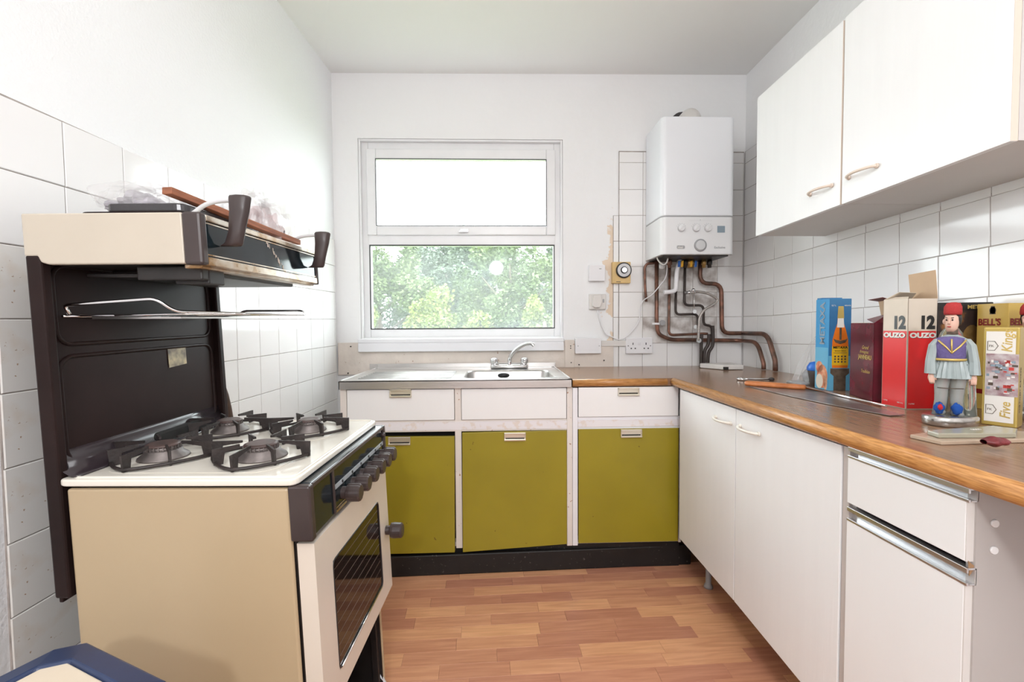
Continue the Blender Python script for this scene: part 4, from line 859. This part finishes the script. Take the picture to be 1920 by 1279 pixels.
for rc in [(w_*.245, h_*.56, w_*.275, h_*.70), (w_*.735, h_*.56, w_*.765, h_*.70)]+[(w_*u_, h_*.30, w_*(u_+.05), h_*.37) for u_ in (.17, .32, .66, .81)]: rects(f_, [rc]).build('pin_hole', m_ink, t)
for u_ in (.44, .52): Bx(0, .010, -.004, 0, 0, .016).map(lambda x, y, z, u_=u_: f_.p(u_*w_+x, h_*.55+z, -y)).build('rocker', m_wplastic, t, bevel=.001)
p0_ = at(1127, 639, Y=B0-.014); p1_ = at(1175, 649, Y=B0-.014)
tag(Bx(p0_.x, p1_.x, B0-.022, B0-.001, p1_.z, p0_.z).build('cable_conduit', m_aged, bevel=.002), 'cream cable conduit joining the blank plate to the double socket', 'conduit')
# ================================================================== THINGS ON THE WORKTOP
ZW = .917
a_ = at(1316, 688, Z=ZW)
lid = MB().prism([V((x, y, ZW)) for x, y in ((1.165, 2.575), (1.235, 2.44), (1.352, 2.445), (1.36, 2.60))], (0, 0, .026)); lb_ = tag(lid.build('plastic_cover', m_aged, bevel=.004), 'flat cream plastic cover lying under the pipes in the corner', 'cover')
Bx(1.235, 1.262, 2.436, 2.444, ZW+.002, ZW+.016).build('cut_out', m_dark, lb_)
# spanner
sp_ = thing('spanner', (1.17, 2.03, ZW), 'chrome ring spanner lying behind the orange saw handle', 'spanner')
q = MB(); cR = V((1.085, 1.985, ZW+.006)); dS = V((.115, -.02, 0)).normalized(); 
q.tube([cR+V((.013*math.cos(R(k*30)), .022*math.sin(R(k*30)), 0)) for k in range(12)], .005, n=8, closed=True)
q.loft([(cR+dS*.012, V((0, .010, 0)), V((0, 0, .005))), (cR+dS*.03, V((0, .006, 0)), V((0, 0, .004))), (cR+dS*.12, V((0, .006, 0)), V((0, 0, .004)))], n=10)
q.build('shank', m_chrome, sp_)
MB().sphere(cR+dS*.128, .012, sz=.75).build('ratchet_head', m_iron, sp_)
tag(MB().box(1.235, 1.29, 1.80, 1.90, ZW, ZW+.008).build('small_tray', m_grey, bevel=.002), 'small grey tray lying left of the dark cup', 'tray')
# saw and knife
zsw = ZW+.004
def zt(px, py, z=zsw): p = at(1380+px/5.647, 660+py/5.647, Z=z); return p
blade = [zt(150, 362), zt(560, 460), zt(980, 548), zt(1630, 668), zt(1790, 664), zt(1480, 588), zt(1100, 470), zt(760, 378), zt(500, 340), zt(300, 330)]
tag(MB().prism([V((p.x, p.y, ZW+.0015)) for p in blade], (0, 0, .002)).build('saw_blade', m_saw), 'long dull steel saw blade lying flat under the orange-handled knife', 'saw')
kn_ = thing('carving_knife', zt(700, 360), 'long knife with an orange wooden handle resting on the saw blade', 'knife')
h0, h1 = zt(95, 330, ZW+.012), zt(740, 376, ZW+.012); dv = (h1-h0)
sd = V((-dv.y, dv.x, 0)).normalized()
q = MB().loft([(h0+dv*t, sd*w2, V((0, 0, hh))) for t, w2, hh in ((0, .010, .007), (.03, .024, .011), (.15, .028, .011), (.3, .020, .011), (.45, .021, .011), (.6, .025, .011), (.72, .018, .010), (.80, .023, .011), (.98, .015, .010), (1, .008, .006))], n=12); q.build('handle', m_handle, kn_)
q = MB()
for t in (.35, .5, .66): q.lathe([(.005, 0), (.005, .002)], h0+dv*t+V((0, 0, .008)), n=10)
q.build('rivet', m_iron, kn_)
r1 = zt(1590, 572, ZW+.006); q = MB().tube([h1-V((0, 0, .002)), (h1+r1)/2, r1], [.005, .004, .004], n=8); q.build('steel_rod', m_chrome, kn_)
# plastic bag, cup
tb = thing('plastic_bag', (1.34, 1.90, ZW), 'clear crumpled plastic bag standing behind the blue carton', 'bag')
def fnb(s, t):
    an = 2*math.pi*s; rr = (.060*(1-t)**.7+.010)*(1+.16*math.sin(5*an+3*t)+.08*math.sin(11*an)); return (1.345+rr*math.cos(an)+.035*t, 1.90+rr*math.sin(an)*.8, ZW+.001+.20*t)
MB().surf(fnb, 40, 12, smooth=False).build('bag_film', m_clear, tb)
MB().lathe([(.03, 0), (.035, .03), (.02, .05)], (1.345, 1.90, ZW+.004), n=16).build('bag_contents', m_grey, tb)
cpp = thing('measuring_cup', (1.262, 1.80, ZW), 'dark grey cup with a blue lid half hidden by the blue carton', 'cup')
MB().lathe([(.020, 0), (.030, .062), (.031, .064)], (1.270, 1.765, ZW), n=20).build('cup', m_cupgrey, cpp)
MB().lathe([(.032, .064), (.033, .068), (.033, .078), (.024, .095), (.010, .100)], (1.270, 1.765, ZW), n=20).build('lid', m_blue, cpp)
# ---- cartons
def carton(name, c, ang, wR, wL, h, m, label, top=True):
    c = V((c[0], c[1], ZW)); xr = V((math.cos(ang), math.sin(ang), 0)); yl = V((-math.sin(ang), math.cos(ang), 0))
    t = thing(name, c+xr*wR/2+yl*wL/2, label, 'box')
    MB().obox(c, xr*wR, yl*wL, (0, 0, h)).build('carton', m, t, bevel=.0012)
    return t, Fr(c, xr, (0, 0, 1)), Fr(c+yl*wL, -yl, (0, 0, 1)), c, xr, yl
# blue carton
t, fR, fL, c, xr, yl = carton('bottle_carton', (1.236, 1.655), R(-5), .080, .080, .343, m_bluebox, 'tall blue carton printed with an amber brandy bottle, leftmost of the cartons')
h = .343; rects(fR, [(0.001, .001, .079, h-.001)], .0006).build('front_print', m_bluedk, t)
rects(fL, [(0.001, .001, .079, .16)], .0006).build('side_print', m_palebl, t)
rects(fR, [(.0, .0, .080, .13)], .0008).build('front_print', m_palebl, t)
fill(fL, [ell(.046, .05, .032, .045, 18), ell(.028, .085, .022, .022, 14), ell(.066, .03, .011, .03, 12)], .001).build('fruit_print', m_fruit, t)
fill(fL, [ell(.03, .03, .022, .028, 14)], .0013).build('pale_fruit_print', m_card, t)
bx = .041; bot = [(bx-.028, .085), (bx+.028, .085), (bx+.030, .14), (bx+.028, .19), (bx+.020, .225), (bx+.012, .25), (bx+.0095, .30), (bx-.0095, .30), (bx-.012, .25), (bx-.020, .225), (bx-.028, .19), (bx-.030, .14)]
fill(fR, [bot], .0012).build('bottle_print', m_amber, t)
rects(fR, [(bx-.0295, .095, bx+.0295, .165)], .0016).build('bottle_label_print', m_ylab, t)
fill(fR, [[(bx-.012, .27), (bx+.012, .27), (bx+.0095, .315), (bx-.0095, .315)]], .0016).build('bottle_cap_print', m_gold, t)
fill(fR, [[(bx-.013, .236), (bx+.013, .236), (bx+.0105, .27), (bx-.0105, .27)]], .0016).build('bottle_neck_print', m_whiteink, t)
fill(fR, [[(bx-.026, .195), (bx-.018, .180), (bx, .174), (bx+.018, .180), (bx+.026, .195), (bx+.016, .19), (bx, .187), (bx-.016, .19)], [(bx-.004, .19), (bx+.004, .19), (bx+.004, .235), (bx-.004, .235)], [(bx-.024, .142), (bx+.024, .142), (bx+.024, .1405), (bx-.024, .1405)]]+[rrect(bx-.018+.012*k_, .128-.010*j_, .007, .006, .002, 2) for k_ in range(4) for j_ in range(3)], .002).build('label_marks', m_stone, t)['kind'] = 'stuff'
fill(fR, [[(bx-.022, .0), (bx+.022, .0), (bx+.022, .055), (bx+.034, .065), (bx+.034, .083), (bx-.034, .083), (bx-.034, .065), (bx-.022, .055)]], .0014).build('column_print', m_stone, t)
text('METAXA', fR, bx, .158, .0115, m_ink, t, bold=.0004, align='CENTER', off=.0022, sx=1.15)
text('BRANDY GRECO', fR, bx, .147, .0052, m_ink, t, align='CENTER', off=.0022)
text('0,7 L', fR, .008, .315, .008, m_whiteink, t); text('40%VOL', fR, .054, .315, .0065, m_whiteink, t)
text('METAXA', fL, .056, .170, .041, m_lcd, t, bold=.0008, rot=R(90), sx=1.0)
q = MB().obox(c+xr*.002+yl*.05+V((0, 0, h)), xr*.076, yl*.028, V((0, 0, .006))); q.build('top_flap', m_bluedk, t, bevel=.001)
# maroon carton
dM = V((1.243-1.196, 1.560-1.405, 0)); angM = math.atan2(dM.y, dM.x)-math.pi/2
cM = V((1.196, 1.405, ZW)); ylM = dM.normalized(); xrM = V((ylM.y, -ylM.x, 0))
t = thing('bottle_carton', cM+ylM*.08+xrM*.03, 'open maroon carton with gold script between the blue carton and the red one', 'box')
hM = .252; MB().obox(cM, xrM*.07, ylM*.160, (0, 0, .002)).obox(cM, xrM*.0015, ylM*.160, (0, 0, hM)).obox(cM+xrM*.0685, xrM*.0015, ylM*.160, (0, 0, hM)).obox(cM, xrM*.07, ylM*.0015, (0, 0, hM)).obox(cM+ylM*.1585, xrM*.07, ylM*.0015, (0, 0, hM)).build('carton', m_maroon, t)
fM = Fr(cM+ylM*.160, -ylM, (0, 0, 1))
MB().obox(cM+xrM*.003+ylM*.004+V((0, 0, hM-.03)), xrM*.002, ylM*.152, (0, 0, .031)).obox(cM+xrM*.004+ylM*.155+V((0, 0, hM-.03)), xrM*.06, ylM*.002, (0, 0, .031)).build('inner_liner', m_card, t)
MB().add([cM+xrM*.068+ylM*.02+V((0, 0, hM)), cM+xrM*.068+ylM*.10+V((0, 0, hM)), cM+xrM*.055+ylM*.10+V((0, 0, hM+.072)), cM+xrM*.055+ylM*.028+V((0, 0, hM+.075))], [(0, 1, 2, 3)]).build('open_flap', m_kraft, t, solid=.0015)
MB().add([cM+xrM*.055+ylM*.028+V((0, 0, hM+.075)), cM+xrM*.055+ylM*.10+V((0, 0, hM+.072)), cM+xrM*.030+ylM*.112+V((0, 0, hM+.078)), cM+xrM*.034+ylM*.03+V((0, 0, hM+.082))], [(0, 1, 2, 3)]).build('tuck_flap', m_leather, t, solid=.0015)
MB().add([cM+xrM*.001+ylM*.0+V((0, 0, hM)), cM+xrM*.069+V((0, 0, hM)), cM+xrM*.06+ylM*.05+V((0, 0, hM+.03)), cM+xrM*.01+ylM*.07+V((0, 0, hM+.012))], [(0, 1, 2, 3)]).build('side_flap', m_maroon, t, solid=.0015)
text('Grand', fM, .085, .166, .017, m_gold, t, shear=.3); text('Armagnac', fM, .070, .152, .015, m_gold, t, shear=.3); text('JANNEAU', fM, .062, .133, .020, m_gold, t, bold=.0005); text('Tradition', fM, .080, .088, .016, m_gold, t, shear=.4)
# red and cream carton
t, fR, fL, c, xr, yl = carton('bottle_carton', (1.190, 1.280), R(-2), .084, .088, .003, m_card, 'tall red and cream carton with a big black number twelve and open kraft flap')
h = .322; MB().obox(c, xr*.084, yl*.0015, (0, 0, h)).obox(c, xr*.0015, yl*.088, (0, 0, h)).obox(c+xr*.0825, xr*.0015, yl*.088, (0, 0, h)).obox(c+yl*.0865, xr*.084, yl*.0015, (0, 0, h)).build('walls', m_card, t)
for f_, w_ in ((fR, .084), (fL, .088)):
    rects(f_, [(.002, .002, w_-.003, .228)], .0007).build('red_print', m_red, t)
    text('12', f_, w_-.052, .236, .050, m_ink, t, bold=.0028, sx=.90); text('OUZO', f_, .006, .208, .0195, m_ink, t, bold=.0013, sx=1.30, off=.0010); text('OUZO', f_, .005, .209, .0195, m_whiteink, t, bold=.0011, sx=1.30, off=.0016)
    text('1 LITRE', f_, .006, .014, .0055, m_whiteink, t)
text('40% VOL', fL, .058, .014, .0055, m_whiteink, t)
MB().add([c+xr*.084+V((0, 0, h)), c+xr*.084+yl*.088+V((0, 0, h)), c+xr*.078+yl*.092+V((0, 0, h+.078)), c+xr*.074-yl*.002+V((0, 0, h+.082))], [(0, 1, 2, 3)]).build('open_flap', m_kraft, t, solid=.0015)
MB().add([c+yl*.087+V((0, 0, h)), c+yl*.087+xr*.082+V((0, 0, h)), c+yl*.06+xr*.075+V((0, 0, h+.020)), c+yl*.05+xr*.015+V((0, 0, h+.022))], [(0, 1, 2, 3)]).build('side_flap', m_card, t, solid=.0015)
MB().add([c+yl*.086+xr*.002+V((0, 0, h)), c+yl*.004+xr*.002+V((0, 0, h)), c+yl*.02+xr*.018+V((0, 0, h+.006)), c+yl*.08+xr*.022+V((0, 0, h+.008))], [(0, 1, 2, 3)]).build('side_flap', m_card, t, solid=.0015)
# dark carton behind the figurine
cD = at(1762, 760, Z=ZW); cD = V((1.335, 1.335, ZW)); xd = V((.16, -.045, 0)).normalized(); yd = V((-xd.y, xd.x, 0))
t = thing('bottle_carton', cD+xd*.08, 'dark brown carton with gold lettering standing behind the figurine bottle', 'box')
MB().obox(cD, xd*.135, yd*.05, (0, 0, .312)).build('carton', m_darkbox, t, bevel=.001)
fD = Fr(cD, xd, (0, 0, 1)); rects(fD, [(.0, .288, .135, .311)], .0006).build('header_print', m_ink, t)
text('METAXA', fD, .072, .293, .0155, m_gold, t, bold=.0004); fill(fD, [ell(.085, .20, .024, .045, 18)], .0006).build('medal_print', m_brassp, t)
fill(fD, [rrect(.10, .07, .05, .11, .003)], .0006).build('label_print', m_card, t); rects(fD, [(.085, .02+.012*k, .118, .0225+.012*k) for k in range(8)], .001).build('small_print', m_brassp, t)
# gold carton
cG = at(1884, 800, Z=ZW); cG = V((1.408, 1.208, ZW)); xg = V((1, 0, 0)); yg = V((-xg.y, xg.x, 0))
t = thing('bottle_carton', cG+xg*.04+yg*.04, 'gold carton with dark red lettering behind the picture tin at the right edge', 'box')
MB().obox(cG, xg*.082, yg*.082, (0, 0, .305)).build('carton', m_goldbox, t, bevel=.001)
for f_ in (Fr(cG, xg, (0, 0, 1)), Fr(cG+yg*.082, -yg, (0, 0, 1))):
    text("BELL'S", f_, .004, .244, .026, m_darkred, t, bold=.0008, sx=.86); fill(f_, [ell(.042, .286, .009, .010, 16), [(.034, .275), (.050, .275), (.047, .298), (.037, .298)]], .0007).build('crest', m_stone, t)
    rects(f_, [(.004, .045, .05, .058)], .0007).build('red_band', m_darkred, t); text('SCOTCH WHISKY', f_, .006, .095, .006, m_stone, t)
# picture tin
a_, b_ = at(1839, 806, Z=ZW), at(1907, 810, Z=ZW)
cT = V((1.200, 1.083, ZW)); xt = V((.50, -.866, 0)); yt = V((-xt.y, xt.x, 0))
t = thing('picture_tin', cT+xt*.045, 'gold-edged tin with a street-scene picture and sideways lettering', 'tin')
MB().obox(cT, xt*.061, yt*.05, (0, 0, .240)).build('tin', m_goldtin, t, bevel=.003)
fT = Fr(cT, xt, (0, 0, 1)); rects(fT, [(.005, .010, .055, .230)], .0007).build('label_print', m_whiteink, t)
rects(fT, [(.006, .074, .061, .176)], .0012).build('picture_print', m_paperpic, t)
rq = random.Random(5); cols = (m_redpic, m_whiteink, m_stone, m_lcd)
for mi, mm_ in enumerate(cols):
    rl = []
    for k in range(13):
        u_ = rq.uniform(.007, .050) if mi else rq.uniform(.036, .050); v_ = rq.uniform(.076, .158); rl.append((u_, v_, u_+rq.uniform(.003, .010), v_+rq.uniform(.002, .008)))
    rects(fT, rl, .0014+.0002*mi).build('paint_daubs', mm_, t)
text('Kings', fT, .049, .180, .025, m_gold, t, rot=R(90), shear=.2, bold=.0004); text('Five', fT, .049, .020, .025, m_gold, t, rot=R(90), shear=.2, bold=.0004)
for v0 in (.195, .040):
    sh_ = [(.008, v0-.011), (.020, v0-.011), (.026, v0), (.020, v0+.011), (.008, v0+.011)]
    MB().tube([fT.p(a1, b1, .0012) for a1, b1 in sh_], .0007, n=5, closed=True).build('shield_outline', m_stone, t); text('FK', fT, .010, v0-.003, .008, m_stone, t)
fS = Fr(cT+xt*.061, yt, (0, 0, 1)); text('THE FINEST BLENDED', fS, .016, .035, .0075, m_stone, t, rot=R(90), sx=1.5)
# ---- figurine bottle
def figurine(ox, oy, label, rz=0.0):
    t = thing('figurine_bottle', (ox, oy, ZW), label, 'figurine', 'figurine bottles of men in pleated tunics')
    cr, sr = math.cos(rz), math.sin(rz)
    def M(x, y, z):
        if z > .027: x *= .83; y *= .86; z = .027+(z-.027)*1.095
        return (ox+x*cr-y*sr, oy+x*sr+y*cr, ZW+z)
    def B(mb, n, m, p=None, **k): return mb.map(M).build(n, m, p or t, **k)
    base = B(MB().lathe([(.060, 0), (.063, .003), (.064, .020), (.060, .024), (.03, .026)], (0, 0, 0), n=36, sy=.72), 'base', m_silver)
    fb = Fr(M(-.042, -.0405, .006), (math.cos(rz-.12), math.sin(rz-.12), 0), (0, 0, 1)); text('OUZO', fb, .006, .001, .013, m_ink, base, bold=.0003, off=.006)
    for sx_ in (-1, 1):
        B(MB().loft([((sx_*.017-.004, 0, .024), (.013, 0, 0), (0, .013, 0)), ((sx_*.017-.004, 0, .06), (.0145, 0, 0), (0, .015, 0)), ((sx_*.018-.003, 0, .085), (.016, 0, 0), (0, .017, 0)), ((sx_*.018, 0, .118), (.0205, 0, 0), (0, .02, 0)), ((sx_*.016, 0, .14), (.022, 0, 0), (0, .02, 0))], n=18), 'leg', m_frost)
        B(MB().loft([((sx_*.019-.004, .004, .030), (.014, 0, 0), (0, .016, 0)), ((sx_*.019-.008, -.020, .031), (.014, 0, 0), (0, 0, .008))], n=12), 'shoe', m_frost)
        pmm = MB().sphere((sx_*.019-.010, -.028, .041), .0125, n=14, m=10, jit=.16); B(pmm, 'pompom', m_pom)
        ar = [((sx_*.030, 0, .196), .009), ((sx_*.040, -.001, .182), .0115), ((sx_*.046, -.004, .145), .0125), ((sx_*.046, -.008, .117), .0145)]
        B(MB().loft([(p, (r_2, 0, 0), (0, r_2*1.15, 0)) for p, r_2 in ar], n=18, wob=lambda i, k: .08*(k % 2)).flat(), 'sleeve', m_ceramic)
        hd_ = B(MB().sphere((sx_*.045, -.010, .108), .0088, sz=1.25), 'hand', m_skin)
        for fi in range(4): B(MB().tube([(sx_*.045+(fi-1.5)*.0032, -.017, .108), (sx_*.045+(fi-1.5)*.0030, -.0175, .098-.001*(fi % 2)), (sx_*.043+(fi-1.5)*.0026, -.013, .0945)], .0019, n=6), 'finger', m_skin, hd_)
        B(MB().tube([(sx_*.037, -.014, .110), (sx_*.036, -.018, .103)], .0021, n=6), 'thumb', m_skin, hd_)
    B(MB().sphere((-.029, -.040, .044), .006, jit=.2), 'pompom', m_pomred)
    B(MB().loft([((0, 0, .108), (.045, 0, 0), (0, .036, 0)), ((0, 0, .125), (.041, 0, 0), (0, .032, 0)), ((0, 0, .145), (.034, 0, 0), (0, .026, 0)), ((0, 0, .155), (.031, 0, 0), (0, .024, 0))], n=44, wob=lambda i, k: (.09 if k % 2 else -.05)*(1-i/4)).flat(), 'pleated_skirt', m_ceramic)
    B(MB().loft([((0, 0, .15), (.031, 0, 0), (0, .024, 0)), ((0, 0, .18), (.036, 0, 0), (0, .026, 0)), ((0, 0, .196), (.034, 0, 0), (0, .022, 0)), ((0, 0, .206), (.012, 0, 0), (0, .012, 0))], n=24), 'torso', m_ceramic)
    vs_ = B(MB().loft([((-.004, -.004, .148), (.032, 0, 0), (0, .026, 0)), ((-.004, -.004, .152), (.034, 0, 0), (0, .028, 0)), ((-.004, -.003, .185), (.036, 0, 0), (0, .028, 0)), ((-.003, -.001, .197), (.033, 0, 0), (0, .024, 0)), ((0, 0, .203), (.015, 0, 0), (0, .014, 0))], n=28), 'waistcoat', m_purple)
    gd = MB().tube([(-.034, -.022, .193), (-.018, -.030, .178), (-.006, -.0325, .165), (.012, -.0305, .18), (.026, -.022, .194)], .0022, n=6).tube([(-.006, -.0325, .165), (-.007, -.0325, .196)], .0022, n=6)
    gd.tube([(-.004+.0345*math.cos(R(q)), -.004+.0285*math.sin(R(q)), .150) for q in range(190, 351, 16)], .003, n=6)
    B(gd, 'braid_trim', m_gold, vs_)
    B(MB().lathe([(.013, .200), (.0125, .214), (.011, .218)], (0, 0, 0), n=20), 'collar', m_stone)
    hd_ = B(MB().loft([((-.003, -.003, .212), (.009, 0, 0), (0, .010, 0)), ((-.003, -.004, .219), (.013, 0, 0), (0, .015, 0)), ((-.002, -.003, .230), (.016, 0, 0), (0, .0175, 0)), ((-.001, -.001, .243), (.0165, 0, 0), (0, .018, 0)), ((0, 0, .254), (.0145, 0, 0), (0, .016, 0))], n=20), 'head', m_skin)
    hx, hy = -.50, -.866        # face looks half left
    def fc(side, fwd, z): return (-.002+hx*fwd*.018-hy*side*.018*-1, -.003+hy*fwd*.0185+hx*side*.018*-1, z)
    B(MB().loft([(fc(0, .95, .240), (.0012, 0, 0), (0, .0012, 0)), (fc(0, 1.10, .232), (.0024, 0, 0), (0, .0024, 0)), (fc(0, .98, .229), (.0026, 0, 0), (0, .002, 0))], n=8), 'nose', m_skin, hd_)
    for s2 in (-.38, .38):
        B(MB().sphere(fc(s2, .90, .2385), .0021, n=8, m=6), 'eye', m_hair, hd_); B(MB().tube([fc(s2*.6, .97, .243), fc(s2*1.4, .86, .2435)], .0008, n=5), 'eyebrow', m_hair, hd_)
    B(MB().tube([fc(-.22, .95, .2235), fc(0, 1.0, .223), fc(.22, .95, .2235)], .0012, n=6), 'mouth', m_fez, hd_)
    B(MB().loft([((.004, .003, .228), (.0155, 0, 0), (0, .0165, 0)), ((.004, .003, .240), (.0175, 0, 0), (0, .0185, 0)), ((.001, .001, .256), (.0172, 0, 0), (0, .0182, 0))], n=18), 'hair', m_hair, hd_)
    B(MB().sphere(fc(.97, .0, .235), .004, n=8, m=6, sz=1.5), 'ear', m_skin, hd_)
    B(MB().loft([((0, 0, .250), (.0195, 0, 0), (0, .0205, 0)), ((0, 0, .256), (.0205, 0, 0), (0, .0215, 0)), ((0, 0, .268), (.020, 0, 0), (0, .020, 0)), ((.001, 0, .276), (.015, 0, 0), (0, .015, 0)), ((.001, 0, .278), (.006, 0, 0), (0, .006, 0))], n=20), 'cap', m_fez)
    B(MB().tube([(.035, .012, .024), (.040, .014, .10), (.036, .010, .15)], .016, n=16), 'glass_column', m_glass)
    B(MB().tube([(-.033, -.018, .086), (-.01, -.0175, .085), (.025, -.018, .086)], .0008, n=5), 'cord', m_stone)
    return t
figurine(1.122, 1.085, rz=-.62, label='figurine bottle of a man in red cap and purple waistcoat, before the red carton')
figurine(1.398, 1.150, 'second figurine bottle with only its face showing at the right edge above the picture tin', .3)
# clear bottle behind the figurine
gb = thing('glass_bottle', (1.235, 1.205, ZW), 'clear glass bottle with a blue cap standing just behind the figurine', 'bottle')
MB().lathe([(.028, 0), (.030, .004), (.030, .19), (.022, .225), (.012, .24), (.011, .265)], (1.228, 1.190, ZW), n=24).build('glass', m_glass, gb)
MB().lathe([(.0125, .25), (.013, .272)], (1.228, 1.190, ZW), n=20).build('neck_label', m_card, gb)
MB().lathe([(.0145, .274), (.0145, .295), (.013, .298)], (1.228, 1.190, ZW), n=20).build('cap', m_blue, gb)
# board, clear holder, red leather piece
bd_ = [at(px, py, Z=ZW+.001) for px, py in ((1706, 820.5), (1766, 834), (1935, 829), (1935, 815), (1790, 809))]
tag(MB().prism([V((p.x, p.y, ZW)) for p in bd_], (0, 0, .008)).build('flat_board', m_board, bevel=.0015), 'flat beige board lying at the near edge of the long worktop', 'board')
z2 = ZW+.0085
bd_ = [at(px, py, Z=z2) for px, py in ((1738, 815), (1760, 822), (1905, 821), (1908, 812), (1860, 806))]
hb = thing('clear_holder', V((bd_[0].x, bd_[0].y, z2)), 'long smoky clear plastic holder lying on the beige board', 'holder')
MB().prism([V((p.x, p.y, z2)) for p in bd_], (0, 0, .010)).build('holder', m_ruler, hb, bevel=.002)
fH = Fr(V((bd_[1].x+.06, bd_[1].y+.016, z2+.0102)), (1, .08, 0), (0, 1, 0)); text('0000', fH, .04, .004, .012, m_whiteink, hb)
lc = at(1866, 829, Z=ZW+.018)
q = MB().surf(lambda s, t: (lc.x-.024+.048*s, lc.y+.016*math.cos(2*math.pi*t)*(.35+.65*math.sin(math.pi*min(max(s, .04), .96)))*(1+.2*math.sin(9*s)), ZW+.019+.009*math.sin(2*math.pi*t)*(.4+.6*math.sin(math.pi*s))*(1+.2*math.sin(14*s+2))), 22, 16)
tag(q.build('leather_scrap', m_leather), 'crumpled dark red leather scrap lying on the front of the beige board', 'scrap')
# ================================================================== OUTSIDE
grd = Bx(-14, 14, YB+.4, 22, -.6, -.5).build('garden_ground', mat('grass_ground', (.14, .22, .05), .95, var=.4, vscale=3)); struct(grd)
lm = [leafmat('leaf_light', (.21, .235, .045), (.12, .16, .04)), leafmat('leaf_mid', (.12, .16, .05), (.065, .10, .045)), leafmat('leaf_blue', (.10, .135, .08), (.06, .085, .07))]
def tree(x, y, zc, rx, rz, nleaf, m, label, seed, ls=.11):
    t = thing('garden_tree', (x, y, -.5), label, 'tree', 'trees beyond the window'); rg_ = random.Random(seed)
    ry = rx*.65
    tr_ = MB().tube([(x, y, -.5), (x+.06, y, zc*.5), (x-.05, y, zc+rz*.4)], [.12, .09, .03], n=8)
    for k in range(7):
        an = rg_.uniform(0, 6.28); z0 = zc+rz*rg_.uniform(-.7, .1); tr_.tube([(x, y, z0-.2), (x+math.cos(an)*rx*.3, y+math.sin(an)*ry*.3, z0+.1), (x+math.cos(an)*rx*.65, y+math.sin(an)*ry*.65, z0+rz*.3)], [.04, .025, .010], n=6)
    tr_.build('trunk', m_bark, t)
    cl = []
    while len(cl) < 34:
        p = V([rg_.uniform(-1, 1) for _ in range(3)])
        if .25 < p.length < .86: cl.append((p, rg_.uniform(.14, .26)))
    lf = MB(); k = 0; nleaf = int(nleaf*1.35)
    while k < nleaf:
        c_, r_2 = rg_.choice(cl); d_ = V((rg_.gauss(0, 1), rg_.gauss(0, 1), rg_.gauss(0, 1))).normalized()*r_2*rg_.uniform(.5, 1.1)
        q_ = c_+d_
        if q_.length > 1.05: continue
        k += 1
        p = V((x+q_.x*rx, y+q_.y*ry, zc+q_.z*rz)); a1 = V((rg_.gauss(0, 1), rg_.gauss(0, 1), rg_.gauss(0, .5))).normalized(); a2 = a1.cross(V((rg_.gauss(0, 1), rg_.gauss(0, 1), rg_.gauss(0, 1)))).normalized(); s1 = ls*rg_.uniform(.5, 1.0)
        lf.add([p-a1*s1*.5, p+a2*s1*.28, p+a1*s1*.5, p-a2*s1*.28], [(0, 1, 2, 3)])
    o = lf.build('crown', m, t); o['kind'] = 'stuff'
tree(-2.55, 7.6, .95, .62, .95, 6000, lm[0], 'small pale green bush at the lower left corner of the window view', 1, .09)
tree(-0.85, 7.5, .80, .98, 1.0, 9000, lm[0], 'bright yellow-green bush low in the middle of the window view', 2, .09)
tree(.85, 7.7, .85, .62, .95, 6000, lm[0], 'light green bush low at the right of the window view', 3, .09)
tree(-2.75, 10.6, 1.7, 1.45, 1.65, 16000, lm[1], 'mid green tree at the left of the lower window pane', 4, .12)
tree(.35, 10.6, 1.9, 1.45, 1.75, 16000, lm[1], 'mid green tree behind the light green bush at the right', 5, .12)
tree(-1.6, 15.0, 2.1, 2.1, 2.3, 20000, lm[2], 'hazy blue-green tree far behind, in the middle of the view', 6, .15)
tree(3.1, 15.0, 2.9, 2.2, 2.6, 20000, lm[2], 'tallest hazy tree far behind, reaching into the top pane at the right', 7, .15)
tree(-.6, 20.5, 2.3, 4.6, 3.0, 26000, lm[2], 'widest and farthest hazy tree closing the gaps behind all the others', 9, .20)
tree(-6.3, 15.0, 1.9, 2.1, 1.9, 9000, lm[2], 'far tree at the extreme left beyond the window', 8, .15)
